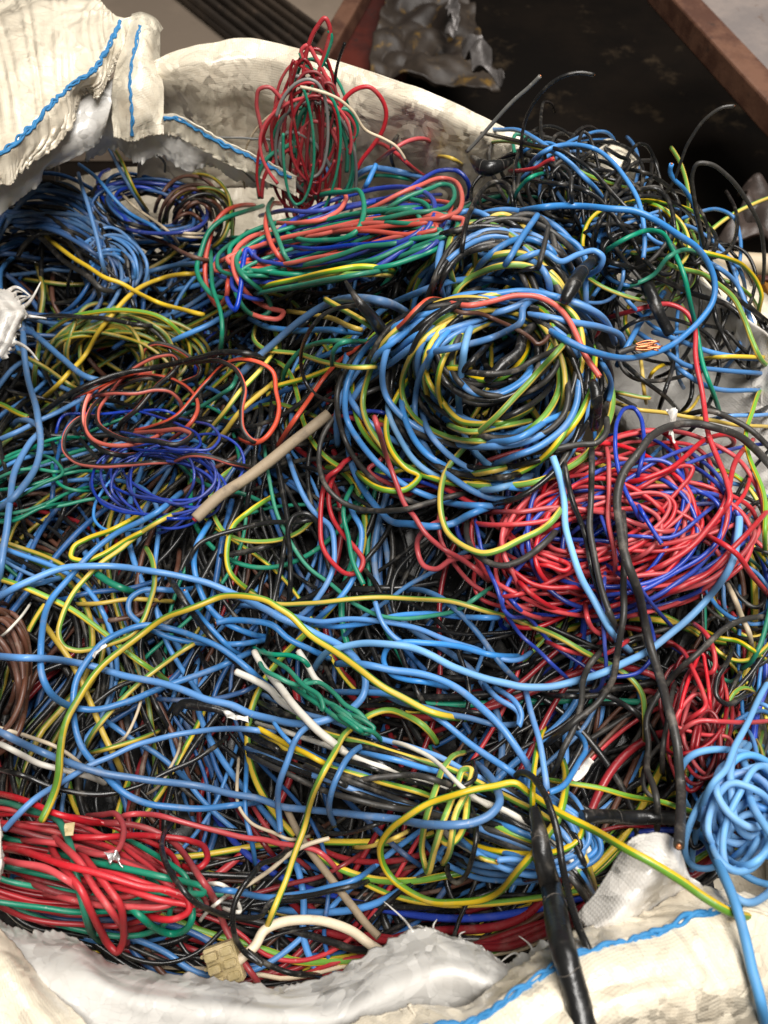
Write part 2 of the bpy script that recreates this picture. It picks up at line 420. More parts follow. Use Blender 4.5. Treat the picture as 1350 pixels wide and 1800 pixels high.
def W(mat, wpx, layer, label, path, ends=0, lift=0, st=None, k=0.0, y=None, sink=0, parent=None, group=None, cat='wire', stiff=9.0, jit=1.2, cap=.10, over=False, turn=None):
    p = P_(path) if isinstance(path, str) else np.asarray(path)
    def go():
        if st: P, r = stand(p, wpx, st, k, y)
        else:
            P, r = lay(p, wpx, lift=lift * .001, sink=sink * .001, stiff=stiff, jit=jit, cap=cap, dive=(3 & ~ends), over=over); stamp(P, r)
        make_wire(label, mat, P, r, ends, cat, group, parent() if callable(parent) else parent, turn=turn)
    QUEUE.append((layer, len(QUEUE), go))
def flush():
    for _, _, f in sorted(QUEUE, key=lambda t: (t[0], t[1])): f()
    QUEUE.clear()
def pick(pal):
    t = sum(pal.values()); v = rng.random() * t
    for c, wgt in pal.items():
        v -= wgt
        if v <= 0: return c
    return c
def coil(name, label, cen, ab, rot, n, pal, wpx, layer, spread=(.7, 1.0), cj=.06, sweep=(300, 400), jag=.05, start=None, extra=(), cap=.03, sink=0, group=None, cat='wire coil', st=None, y=None, ky=0.0, rj=8, sb=None, asp=.0, over=False, anchor=None):
    holder = {}
    def root():
        if 'o' not in holder:
            holder['o'] = tag(empty(name, on_heap(np.array([cen], float))[0]), label, cat, group)
        return holder['o']
    a, b = ab
    for i in range(n):
        rt = R(rot + rng.normal() * rj); cr, sr = math.cos(rt), math.sin(rt)
        s = rng.uniform(*spread); s2 = (s if sb is None else rng.uniform(*sb)) * (1 + rng.normal() * asp); t0 = rng.uniform(0, 360) if start is None else rng.uniform(*start)
        sw = rng.uniform(*sweep); m = max(10, int(sw / 16)); t = np.radians(t0 + np.linspace(0, sw, m))
        nz = 1 + gauss(rng.normal(size=m + 20), 3)[10:10 + m] * jag * 3
        nz2 = 1 + gauss(rng.normal(size=m + 20), 3)[10:10 + m] * jag * 3
        dr = np.linspace(rng.uniform(-.06, .06), rng.uniform(-.06, .06), m)
        ex = a * (s * nz + dr) * np.cos(t); ey = b * (s2 * nz2 + dr) * np.sin(t)
        cx = cen[0] + rng.normal() * cj * a; cy = cen[1] + rng.normal() * cj * b
        if anchor is not None:      # turns that lie together at one place and fan out opposite
            cx = anchor[0] + (s + s2) / 2 * (cen[0] - anchor[0]) + rng.normal() * cj * a; cy = anchor[1] + (s + s2) / 2 * (cen[1] - anchor[1]) + rng.normal() * cj * b
        pts = np.stack([cx + ex * cr - ey * sr, cy + ex * sr + ey * cr], 1)
        W(pick(pal), wpx * rng.uniform(.9, 1.08), layer, None, pts, parent=root, cap=cap, sink=sink, over=over, st=st, y=None if y is None else y + rng.normal() * .012, k=ky)
    for e in extra:
        mat, ww, path = e[:3]
        W(mat, ww, layer + .1, None, path, parent=root, cap=cap, st=st, y=y, k=ky)
def strands(name, label, layer, items, cat='wire bundle', at=None, group=None, cap=.03):
    holder = {}
    def root():
        if 'o' not in holder:
            p0 = P_(items[0][2]) if isinstance(items[0][2], str) else items[0][2]
            holder['o'] = tag(empty(name, on_heap(np.array([p0[len(p0) // 2]]))[0]), label, cat, group)
        return holder['o']
    for it in items: W(it[0], it[1], layer, None, it[2], parent=root, cap=cap)
# ------------------------------------------------------------------ floor and things behind the sack
def box_between(name, a, b, up, prof, mat, parent=None):
    """extrude a closed profile [(side, up)] from a to b"""
    a = np.array(a, float); b = np.array(b, float); d = b - a; d /= np.linalg.norm(d)
    s = np.cross(d, up); s /= np.linalg.norm(s); u = np.cross(s, d)
    n = len(prof); V = [a + s * x + u * y for x, y in prof] + [b + s * x + u * y for x, y in prof]
    F = [(i, (i + 1) % n, n + (i + 1) % n, n + i) for i in range(n)] + [tuple(range(n))[::-1], tuple(range(n, 2 * n))]
    me = bpy.data.meshes.new(name); me.from_pydata([tuple(v) for v in V], [], F); me.materials.append(mat); me.update()
    o = link(name, me, parent)
    bv = o.modifiers.new('edge', 'BEVEL'); bv.width = .004; bv.segments = 2
    return o
def grime_mat(key, c1, c2, c3, scale, rough=(.35, .7), metal=0.0, bump=.3, lo=.42, hi=.62, hi3=.68, spec=.5):
    m, nt, b = newmat(key); geo = N(nt, 'ShaderNodeNewGeometry'); P = geo.outputs['Position']
    n1 = fnoise(nt, scale, 7, .65, P); n2 = fnoise(nt, scale * 3.7, 6, .7, P)
    c = mixcol(nt, ramp(nt, n1, lo, hi), c1, c2); c = mixcol(nt, ramp(nt, n2, hi3 - .1, hi3 + .06), c, c3)
    nt.links.new(c, b.inputs['Base Color'])
    mr = N(nt, 'ShaderNodeMapRange'); nt.links.new(n2, mr.inputs[0]); mr.inputs[3].default_value = rough[0]; mr.inputs[4].default_value = rough[1]
    nt.links.new(mr.outputs[0], b.inputs['Roughness']); b.inputs['Metallic'].default_value = metal
    bp = N(nt, 'ShaderNodeBump'); bp.inputs['Strength'].default_value = bump; bp.inputs['Distance'].default_value = .004
    nt.links.new(n2, bp.inputs['Height']); nt.links.new(bp.outputs[0], b.inputs['Normal'])
    b.inputs['Specular IOR Level'].default_value = spec
    MATS[key] = m; return m
grime_mat('floor_oil', (.0035, .0022, .0014), (.008, .005, .003), (.045, .031, .018), 2.6, (.6, .95), hi3=.66, spec=.12)
grime_mat('taupe', (.20, .155, .115), (.26, .20, .15), (.13, .095, .07), 3, (.6, .9))
grime_mat('dark_steel', (.025, .018, .013), (.05, .035, .024), (.09, .06, .04), 6, (.4, .7))
grime_mat('rust', (.085, .034, .02), (.17, .08, .047), (.04, .022, .016), 14, (.45, .75))
grime_mat('mill_scale', (.22, .19, .18), (.30, .25, .225), (.14, .085, .06), 8, (.4, .65))
grime_mat('red_paint', (.05, .008, .005), (.10, .014, .007), (.02, .01, .008), 9, (.4, .7))
grime_mat('yellow_grime', (.022, .015, .011), (.05, .037, .027), (.20, .11, .015), 7, (.35, .7), hi3=.66)
grime_mat('orange_paint', (.30, .12, .01), (.16, .06, .01), (.05, .03, .02), 20, (.4, .7))
grime_mat('foil', (.10, .09, .085), (.19, .175, .17), (.05, .045, .045), 25, (.25, .5), metal=.3)
grime_mat('strap', (.035, .026, .022), (.07, .05, .042), (.12, .09, .08), 20, (.3, .5))

def sheet(name, pts, mat, thick=0.0):
    me = bpy.data.meshes.new(name); n = len(pts); pts = [np.array(p, float) for p in pts]
    if thick:
        V = [tuple(p) for p in pts] + [tuple(p - np.array([0, 0, thick])) for p in pts]
        F = [tuple(range(n)), tuple(range(n, 2 * n))[::-1]] + [(i, n + i, n + (i + 1) % n, (i + 1) % n) for i in range(n)]
    else: V = [tuple(p) for p in pts]; F = [tuple(range(n))]
    me.from_pydata(V, [], F); me.materials.append(mat); me.update()
    return link(name, me)
fl = sheet('floor', [(-8, -8, 0), (8, -8, 0), (8, 14, 0), (-8, 14, 0)], MATS['floor_oil']); tag(fl, kind='structure')
# pale boards / concrete strip behind the sack on one side
pl = sheet('concrete_slab', [G(-500, 260, .03), G(760, 260, .03), G(640, 0, .03), G(600, -260, .03), G(-500, -260, .03)], MATS['taupe'], .028)
tag(pl, 'taupe concrete slab behind the sack, beneath the dark ribbed channel', 'slab')
# ribbed dark channel running away from the sack
cr = tag(empty('ribbed_channel', G(480, 60, .04)), 'long dark ribbed steel channel lying behind the rear sack edge', 'channel')
a_, b_ = G(330, -60, .045), G(690, 220, .045)
box_between('web', a_, b_, (0, 0, 1), [(-.085, -.01), (.085, -.01), (.085, .004), (-.085, .004)], MATS['dark_steel'], cr)
for i in range(7):
    s = -.075 + i * .025
    box_between('rib', a_, b_, (0, 0, 1), [(s - .007, .004), (s + .007, .004), (s + .004, .018), (s - .004, .018)], MATS['dark_steel'], cr)
# grey flat bar edge beside the channel
rb = sheet('red_plate', [G(590, 130, .07), G(700, 180, .07), G(740, -40, .07), G(640, -40, .07)], MATS['red_paint'], .05)
tag(rb, 'dark red painted plate beside the channel', 'plate')
gb = box_between('flat_bar', G(560, 120, .09), G(652, -40, .09), (0, 0, 1), [(-.018, -.02), (.018, -.02), (.018, .02), (-.018, .02)], MATS['rust'])
tag(gb, 'rusty flat bar between slab and red plate', 'steel bar')
# grimy crumpled sheet with yellow stains
def crumpled(name, poly_px, z, mat, amp, sc, seed=0, thick=.004, n=40):
    """a bent sheet spanning a four-cornered place"""
    a, b, c, d = [G(x, y, z) for x, y in poly_px]; V = []
    for j in range(n + 1):
        for i in range(n + 1):
            u, v = i / n, j / n
            p = (a * (1 - u) + b * u) * (1 - v) + (d * (1 - u) + c * u) * v
            q = Vector((p[0] * sc + seed, p[1] * sc, seed))
            p = p + np.array([mn.noise(q * 1.3) * .6, mn.noise(q * 1.3 + Vector((7, 3, 1))) * .6, abs(mn.noise(q)) * 2 + mn.noise(q * 2.7) * .6]) * amp
            V.append(tuple(p))
    F = [(j * (n + 1) + i, j * (n + 1) + i + 1, (j + 1) * (n + 1) + i + 1, (j + 1) * (n + 1) + i) for j in range(n) for i in range(n)]
    me = bpy.data.meshes.new(name); me.from_pydata(V, [], F); me.materials.append(mat); me.update()
    me.polygons.foreach_set('use_smooth', np.ones(len(F), bool)); o = link(name, me)
    so = o.modifiers.new('thick', 'SOLIDIFY'); so.thickness = thick
    return o
tag(crumpled('scrap_sheet', [(690, -60), (800, -60), (880, 170), (640, 150)], .13, MATS['yellow_grime'], .022, 11, 3, n=80), 'grimy yellow stained metal sheet standing behind the sack rim', 'scrap metal')
tag(crumpled('foil_scrap', [(815, 78), (838, 92), (882, 150), (838, 140)], .22, MATS['foil'], .035, 22, 5, .002, 30), 'curled silver foil scrap on the grimy sheet', 'foil')
tag(crumpled('foil_strip', [(795, -20), (815, -20), (800, 70), (782, 66)], .20, MATS['foil'], .02, 25, 9, .002, 24), 'thin torn foil strip hanging near the grimy sheet', 'foil')
# steel beam in the far corner
sb = tag(empty('steel_beam', G(1260, 60, .2)), 'rusty brown steel channel beam crossing the far corner', 'beam')
a_, b_ = G(1145, -30, .30), G(1405, 255, .30)
def off(p, q, s, u):
    d = (q - p) / np.linalg.norm(q - p); sd = np.cross(d, (0, 0, 1)); sd /= np.linalg.norm(sd); return p + sd * s + np.array([0, 0, u]), q + sd * s + np.array([0, 0, u])
A_, B_ = off(a_, b_, -.02, 0); box_between('flange', A_, B_, (0, 0, 1), [(-.022, -.03), (.022, -.03), (.022, .012), (-.022, .012)], MATS['rust'], sb)
A_, B_ = off(a_, b_, -.125, 0); box_between('web', A_, B_, (0, 0, 1), [(-.085, -.05), (.085, -.05), (.085, -.022), (-.085, -.022)], MATS['mill_scale'], sb)
A_, B_ = off(a_, b_, -.235, 0); box_between('flange', A_, B_, (0, 0, 1), [(-.022, -.03), (.022, -.03), (.022, .012), (-.022, .012)], MATS['rust'], sb)
A_, B_ = off(a_, b_, -.36, .03); 
lp = mesh_from('rail', [(*tube_arrays(smooth_path(np.array([A_, B_]), .05), .012, 10), 0, 10)], [MATS['dark_steel']])
tag(link('steel_rail', lp), 'thin dark steel rail beyond the rusty beam', 'rail')
# strap, orange sheet and pipe to the side of the sack
tag(crumpled('twisted_strap', [(1235, 455), (1290, 350), (1400, 350), (1400, 420)], .36, MATS['strap'], .045, 13, 2, .004, 40), 'twisted dark rubber strap beside the pile, under a black loop', 'strap')
tag(crumpled('orange_sheet', [(1270, 560), (1300, 490), (1480, 480), (1480, 590)], .36, MATS['orange_paint'], .03, 14, 4, .004, 30), 'grimy orange painted sheet beside the sack', 'scrap metal')
tag(crumpled('red_rag', [(1275, 492), (1310, 458), (1440, 462), (1440, 505)], .37, MATS['red_paint'], .02, 14, 8, .004, 20), 'dark red scrap beside the off-white pipe', 'scrap metal')
pp = mesh_from('pipe', [(*tube_arrays(at_z(np.array([(1225, 458), (1300, 462), (1380, 467), (1480, 475)]), .43), .011, 12), 0, 12)], [MATS['cream']])
tag(link('plastic_pipe', pp), 'straight off-white plastic pipe beyond the pile', 'pipe')

# ------------------------------------------------------------------ the woven sack
SACK = tag(empty('woven_sack', (0, .05, 0)), 'large cream woven plastic sack with blue stitched hem, full of scrap wire', 'sack')
def interp(grid, n, axis):
    grid = np.moveaxis(np.asarray(grid, float), axis, 0); m = grid.shape[0]
    t = np.linspace(0, m - 1, n); i = np.clip(t.astype(int), 0, m - 2); s = (t - i)
    s = s.reshape(-1, *([1] * (grid.ndim - 1)))
    g = np.concatenate([[2 * grid[0] - grid[1]], grid, [2 * grid[-1] - grid[-2]]])
    p0, p1, p2, p3 = g[i], g[i + 1], g[i + 2], g[i + 3]
    o = .5 * ((2 * p1) + (-p0 + p2) * s + (2 * p0 - 5 * p1 + 4 * p2 - p3) * s**2 + (-p0 + 3 * p1 - 3 * p2 + p3) * s**3)
    return np.moveaxis(o, 0, axis)
def patch(name, rows, mat, nu=150, nv=90, amp=.004, ragged=0.0, pleat=0.0, parent=None, seed=0.0, thick=.0012, sc=16, stamp_it=True):
    """cloth panel through rows of (px, py, height over Z0 in mm); row 0 is a free edge"""
    g = interp(interp(np.array(rows, float), nv, 0), nu, 1)
    q = g.reshape(-1, 3)
    if ragged:
        e = np.array([mn.noise(Vector((i * .35 + seed, 1.7, seed))) + .7 * mn.noise(Vector((i * 1.1 + seed, 5.7, seed))) for i in range(nu)]) * ragged
        fall = np.clip(1 - np.arange(nv) / (nv * .12), 0, 1)
        dv = g[min(4, nv - 1)] - g[0]; dv = dv[:, :2] / (np.linalg.norm(dv[:, :2], axis=1)[:, None] + 1e-6)
        g = g.copy(); g[:, :, :2] += (fall[:, None] * e[None])[:, :, None] * dv[None]; q = g.reshape(-1, 3)
    P = at_z(q[:, :2], Z0 + q[:, 2] * .001).reshape(nv, nu, 3)
    Tu = np.gradient(P, axis=1); Tv = np.gradient(P, axis=0); Nn = np.cross(Tu, Tv); Nn /= np.linalg.norm(Nn, axis=2)[..., None] + 1e-12
    D = np.zeros((nv, nu)); so = Vector((seed * 3.1, seed, seed * 1.7))
    lu = np.concatenate([np.zeros((nv, 1)), np.cumsum(np.linalg.norm(np.diff(P, axis=1), axis=2), axis=1)], 1)
    lv = np.concatenate([np.zeros((1, nu)), np.cumsum(np.linalg.norm(np.diff(P, axis=0), axis=2), axis=0)], 0)
    for j in range(nv):
        for i in range(nu):
            p = Vector(P[j, i]) + so
            wv = Vector((mn.noise(p * 14), mn.noise(p * 14 + Vector((5, 5, 5))), mn.noise(p * 14 + Vector((9, 1, 3))))) * .03
            q3 = p + wv
            v = (.28 - abs(mn.noise(q3 * sc * .5))) * 1.6 + (.28 - abs(mn.noise(q3 * sc * 1.2 + so))) * .8 + (.25 - abs(mn.noise(q3 * sc * 2.8))) * .35
            if pleat:
                u = lu[j, i]; v += pleat * math.sin(u * 520 + 5 * mn.noise(Vector((u * 45, seed, 0)))) * (.5 + mn.noise(Vector((u * 30, lv[j, i] * 25, seed)))) 
            D[j, i] = v * amp
    P2 = P + Nn * D[..., None] * .8
    V = P2.reshape(-1, 3); idx = np.arange(nv * nu).reshape(nv, nu)
    F = np.stack([idx[:-1, :-1], idx[:-1, 1:], idx[1:, 1:], idx[1:, :-1]], -1).reshape(-1, 4)
    uvv = np.stack([lu, lv], -1).reshape(-1, 2); UV = uvv[F.ravel()]
    me = mesh_from(name, [(V, F, UV, 0, 4)], [MATS[mat]], caps=False)
    o = link(name, me, None); o.parent = parent or SACK
    o.location = -np.array((parent or SACK).location) if parent is None else (0, 0, 0)
    m = o.modifiers.new('thick', 'SOLIDIFY'); m.thickness = thick; m.offset = 0
    if stamp_it: stamp(V, .003, SUPS)
    return o, P2
def stitch(P2, row, parent, i0=0, i1=None, w=.0022, up=.002):
    """blue chain stitching: three yarns twisting along one row of a panel"""
    L = P2[row, i0:i1]; L = smooth_path(L, .0012); n = len(L)
    T = np.gradient(L, axis=0); T /= np.linalg.norm(T, axis=1)[:, None] + 1e-9
    view = CAM - L.mean(axis=0); view /= np.linalg.norm(view)
    S = np.cross(T, view); S /= np.linalg.norm(S, axis=1)[:, None] + 1e-9
    s = np.arange(n) * .0012; parts = []
    for a in range(3):
        ph = a * 2.09; wv = np.sin(s * 480 + ph + 2.2 * wob(n, 9, 1)) * w * .62; zz = np.cos(s * 480 + ph) * w * .15 + up * .5
        Q = L + S * (wv + wob(n, 7, w * .3))[:, None] + view[None] * zz[:, None]
        parts.append((*tube_arrays(Q, w * .62 * (1 + wob(n, 2, .2)), 6), 0, 6))
    o = link('stitching', mesh_from('stitching', parts, [MATS['yarn']]), None); o.parent = parent; return o
def fibres(P2, row, parent, spots, L=(.008, .025), mat='pale', wd=.0009):
    nu = P2.shape[1]
    for s in spots:
        i = int(s * (nu - 1)); a = P2[row, i]; inner = P2[min(row + 5, P2.shape[0] - 1), i]; d = a - inner; d /= np.linalg.norm(d) + 1e-9
        side = np.array([rng.normal() * .5, rng.normal() * .5, rng.normal() * .35]); ln = rng.uniform(*L)
        pts = np.array([a - d * .003, a + (d + side * .3) * ln * .5, a + (d + side) * ln])
        Q = smooth_path(pts, .002)
        me = mesh_from('frayed_fibre', [(*tube_arrays(Q, np.linspace(wd, wd * .3, len(Q)), 5), 0, 5)], [MATS[mat]])
        o = link('frayed_fibre', me, None); o.parent = parent

# rear wall, seen from inside
rear, _ = patch('rear_wall', [
    [(255, 118, 84), (300, 92, 90), (370, 78, 92), (450, 68, 94), (560, 96, 92), (650, 124, 90), (750, 160, 88), (850, 205, 70), (940, 250, 52), (1040, 312, 26), (1150, 395, 0), (1260, 520, -20)],
    [(255, 150, 70), (300, 130, 80), (370, 120, 84), (450, 112, 84), (560, 140, 82), (650, 165, 80), (750, 200, 78), (850, 245, 58), (940, 290, 40), (1040, 350, 14), (1150, 430, -12), (1260, 550, -30)],
    [(250, 205, 40), (300, 190, 45), (370, 200, 44), (450, 190, 46), (560, 220, 44), (650, 245, 40), (750, 275, 36), (850, 315, 18), (940, 350, 0), (1040, 400, -22), (1150, 480, -46), (1260, 590, -62)],
    [(240, 330, -40), (300, 320, -40), (370, 330, -40), (450, 330, -40), (560, 340, -40), (650, 360, -40), (750, 380, -40), (850, 400, -40), (940, 430, -40), (1040, 470, -40), (1150, 540, -50), (1260, 640, -60)]],
    'woven', 190, 80, .0045, seed=1.3, stamp_it=False)
# hem band with stitching low on the rear wall
hb, hp = patch('hem_band', [
    [(282, 238, 44), (310, 240, 44), (350, 262, 42), (400, 288, 38), (450, 310, 34), (520, 345, 26)],
    [(284, 215, 56), (310, 216, 56), (350, 236, 53), (400, 264, 50), (450, 286, 44), (520, 322, 36)],
    [(288, 200, 62), (312, 202, 62), (352, 224, 60), (402, 250, 56), (452, 274, 50), (522, 310, 42)]], 'hem', 90, 30, .002, ragged=3, pleat=.5, seed=4, stamp_it=False)
stitch(hp, 20, hb, 2, 88, .0016)
# ragged liner under the hems
patch('liner', [
    [(150, 285, 8), (200, 262, 16), (240, 285, 20), (280, 275, 20), (330, 300, 16), (370, 290, 16), (420, 318, 10), (470, 330, 4)],
    [(150, 240, 34), (200, 225, 38), (240, 248, 36), (280, 245, 36), (330, 262, 34), (370, 268, 32), (420, 296, 26), (470, 312, 20)],
    [(140, 170, 64), (200, 150, 66), (240, 190, 60), (280, 205, 56), (330, 220, 54), (370, 235, 50), (420, 268, 44), (470, 290, 36)]],
    'liner', 110, 40, .002, ragged=9, seed=5, stamp_it=False)
# big flap folded over at the rear corner
fp, fpP = patch('rear_flap', [
    [(-60, 352, 62), (-5, 325, 64), (18, 322, 66), (40, 300, 68), (92, 262, 70), (120, 225, 72), (150, 168, 74), (172, 172, 78), (200, 125, 82), (232, 88, 86), (250, 50, 90)],
    [(-60, 322, 80), (-8, 292, 80), (15, 280, 82), (45, 252, 84), (90, 210, 86), (118, 178, 86), (140, 152, 88), (175, 133, 90), (190, 100, 92), (212, 68, 95), (232, 34, 98)],
    [(-62, 305, 86), (-10, 276, 87), (12, 262, 88), (42, 236, 90), (82, 195, 92), (110, 165, 92), (138, 142, 94), (168, 122, 95), (185, 92, 97), (200, 62, 99), (215, 34, 101)],
    [(-64, 290, 86), (-12, 262, 88), (6, 246, 89), (35, 220, 92), (72, 182, 93), (100, 150, 94), (128, 128, 96), (155, 108, 97), (175, 82, 98), (188, 55, 100), (200, 28, 101)],
    [(-80, 190, 92), (-30, 160, 96), (-6, 150, 98), (20, 130, 100), (50, 100, 102), (75, 75, 104), (100, 58, 105), (120, 45, 104), (140, 35, 103), (160, 25, 102), (185, 14, 100)],
    [(-110, 60, 86), (-60, 40, 92), (-30, 30, 94), (0, 15, 94), (30, 0, 95), (60, -10, 95), (85, -14, 94), (110, -15, 92), (130, -12, 92), (150, -5, 92), (178, 4, 94)],
    [(-150, -60, 30), (-90, -70, 30), (-50, -80, 30), (-20, -85, 30), (10, -90, 30), (40, -90, 30), (80, -80, 30), (110, -70, 30), (140, -50, 30), (170, -30, 40), (200, -10, 60)]],
    'woven', 200, 170, .0055, ragged=5, pleat=.22, seed=6, sc=18, stamp_it=False)
stitch(fpP, 56, fp, 6, 196, .0016, .002)
# inner side of the flap and the curled end of the hem
patch('flap_lining', [
    [(-40, 400, 34), (0, 378, 36), (30, 352, 38), (70, 322, 40), (72, 300, 42), (100, 290, 44), (165, 258, 44), (180, 235, 46)],
    [(-40, 362, 48), (0, 345, 50), (30, 325, 52), (66, 296, 54), (90, 280, 56), (120, 255, 58), (160, 225, 60), (190, 205, 60)],
    [(-40, 310, 64), (0, 300, 66), (30, 280, 66), (66, 250, 68), (100, 225, 70), (140, 180, 72), (180, 150, 74), (210, 130, 74)]],
    'liner', 110, 40, .002, ragged=6, seed=8, stamp_it=False)
hf, hfP = patch('hem_fold', [
    [(200, 240, 46), (232, 250, 46), (262, 240, 48), (288, 236, 50)],
    [(196, 190, 62), (232, 205, 64), (262, 200, 64), (287, 190, 62)],
    [(200, 140, 80), (228, 140, 84), (260, 140, 82), (284, 150, 72)],
    [(220, 80, 92), (240, 85, 96), (262, 90, 92), (282, 96, 80)],
    [(230, 36, 98), (248, 32, 101), (268, 42, 96), (280, 62, 86)],
    [(232, 26, 90), (250, 22, 92), (272, 32, 88), (284, 52, 78)]], 'hem', 60, 90, .004, ragged=3, seed=9, stamp_it=False)
hfc = np.swapaxes(hfP, 0, 1); stitch(hfc, 20, hf, 4, 66, .0012)
# torn scrap of the sack poking in at the side
ts, tsP = patch('torn_scrap', [
    [(-8, 505, 46), (20, 512, 48), (36, 532, 48), (46, 548, 48), (38, 566, 46), (28, 590, 46), (24, 608, 44), (6, 634, 40)],
    [(-14, 512, 50), (8, 524, 54), (22, 540, 55), (30, 551, 56), (24, 566, 54), (14, 588, 52), (8, 604, 50), (-6, 624, 46)],
    [(-36, 505, 44), (-20, 528, 52), (-12, 542, 54), (-8, 552, 54), (-12, 568, 52), (-20, 590, 50), (-26, 606, 48), (-36, 630, 40)],
    [(-90, 500, -10), (-90, 530, -10), (-90, 540, -10), (-90, 555, -10), (-90, 570, -10), (-90, 590, -10), (-90, 606, -10), (-90, 630, -10)]], 'pale', 70, 50, .003, ragged=9, seed=11, stamp_it=False)
fibres(tsP, 0, ts, [.12, .2, .24, .28, .36, .5, .62, .78, .82, .9], (.006, .02), 'pale', .0018)
# side wall seen behind the sparse wires
patch('side_wall', [
    [(1110, 330, -10), (1170, 420, 10), (1240, 500, 20), (1320, 570, 26), (1420, 640, 30), (1590, 800, 30), (1590, 1000, 30), (1550, 1200, 28), (1530, 1400, 24), (1510, 1640, 20)],
    [(1040, 400, -40), (1110, 470, -35), (1180, 560, -30), (1250, 640, -25), (1310, 720, -20), (1460, 840, -16), (1470, 1000, -14), (1450, 1200, -14), (1440, 1400, -12), (1440, 1620, -6)],
    [(980, 480, -60), (1030, 560, -60), (1070, 650, -60), (1110, 740, -60), (1270, 830, -55), (1340, 930, -45), (1380, 1020, -40), (1390, 1200, -40), (1390, 1400, -40), (1400, 1600, -40)],
    [(940, 520, -100), (980, 620, -100), (1010, 720, -100), (1140, 800, -100), (1170, 880, -100), (1250, 960, -95), (1300, 1040, -90), (1320, 1200, -90), (1330, 1400, -90), (1350, 1600, -90)]],
    'pale', 150, 80, .006, seed=12, stamp_it=False)
# folded corner end at the rear
patch('folded_corner', [
    [(1030, 300, 40), (1050, 318, 42), (1075, 334, 44), (1112, 322, 46)],
    [(1034, 284, 54), (1052, 296, 56), (1082, 312, 58), (1120, 305, 56)],
    [(1050, 262, 62), (1066, 268, 64), (1096, 290, 64), (1122, 292, 60)],
    [(1062, 246, 60), (1080, 248, 62), (1106, 268, 60), (1124, 284, 56)],
    [(1062, 256, 30), (1084, 256, 30), (1110, 276, 30), (1128, 294, 30)]], 'hem', 60, 50, .003, ragged=2, pleat=.4, seed=14, stamp_it=False)
# front: liner rim, then the outer hem over it
fl1, fl1P = patch('front_liner', [
    [(-40, 1585, 0), (10, 1622, 4), (60, 1638, 6), (120, 1640, 8), (190, 1690, 8), (280, 1712, 10), (380, 1722, 12), (480, 1736, 14), (560, 1722, 18), (640, 1678, 22), (735, 1630, 28), (790, 1645, 28), (850, 1668, 26), (890, 1692, 24), (940, 1665, 26), (1000, 1640, 28)],
    [(-40, 1640, 22), (20, 1662, 24), (75, 1672, 26), (135, 1680, 28), (200, 1722, 28), (290, 1742, 30), (390, 1752, 32), (490, 1764, 34), (580, 1756, 38), (670, 1716, 44), (760, 1680, 48), (815, 1686, 48), (865, 1706, 44), (905, 1722, 42), (950, 1708, 42), (1005, 1690, 42)],
    [(-40, 1730, 34), (30, 1740, 36), (95, 1745, 38), (160, 1750, 38), (230, 1775, 38), (310, 1790, 40), (410, 1800, 42), (510, 1805, 44), (600, 1805, 46), (690, 1770, 48), (780, 1735, 52), (830, 1738, 52), (880, 1752, 50), (920, 1762, 48), (965, 1750, 46), (1010, 1735, 44)],
    [(-40, 1880, 6), (40, 1890, 6), (110, 1895, 6), (180, 1900, 6), (250, 1910, 6), (330, 1920, 6), (430, 1930, 6), (520, 1930, 6), (610, 1930, 6), (700, 1900, 6), (790, 1880, 6), (840, 1870, 6), (890, 1870, 6), (930, 1870, 6), (970, 1860, 6), (1015, 1850, 6)],
    [(-40, 2250, -180), (40, 2250, -180), (110, 2250, -180), (180, 2250, -180), (250, 2250, -180), (330, 2250, -180), (430, 2250, -180), (520, 2250, -180), (610, 2250, -180), (700, 2250, -180), (790, 2250, -180), (840, 2250, -180), (890, 2250, -180), (930, 2250, -180), (970, 2250, -180), (1015, 2250, -180)]],
    'liner', 220, 90, .0022, ragged=9, seed=15, sc=12)
fibres(fl1P, 0, fl1, [.66, .68, .70, .76, .8, .83, .86, .9, .93, .96], (.005, .014), 'pale', .0008)
# outer cream corner at the front
fc, fcP = patch('front_corner', [
    [(-60, 1560, 20), (0, 1618, 30), (45, 1680, 36), (90, 1730, 40), (140, 1775, 44), (190, 1840, 44), (240, 1920, 30)],
    [(-60, 1640, 44), (-20, 1680, 52), (20, 1730, 56), (50, 1770, 58), (85, 1815, 60), (120, 1880, 56), (160, 1960, 40)],
    [(-90, 1760, 48), (-60, 1790, 54), (-30, 1830, 56), (0, 1860, 56), (30, 1900, 54), (60, 1960, 44), (90, 2040, 20)],
    [(-160, 1900, -60), (-140, 1950, -60), (-110, 2000, -60), (-80, 2040, -60), (-50, 2080, -60), (-20, 2120, -60), (20, 2200, -80)]],
    'woven', 90, 80, .006, ragged=2, seed=17)
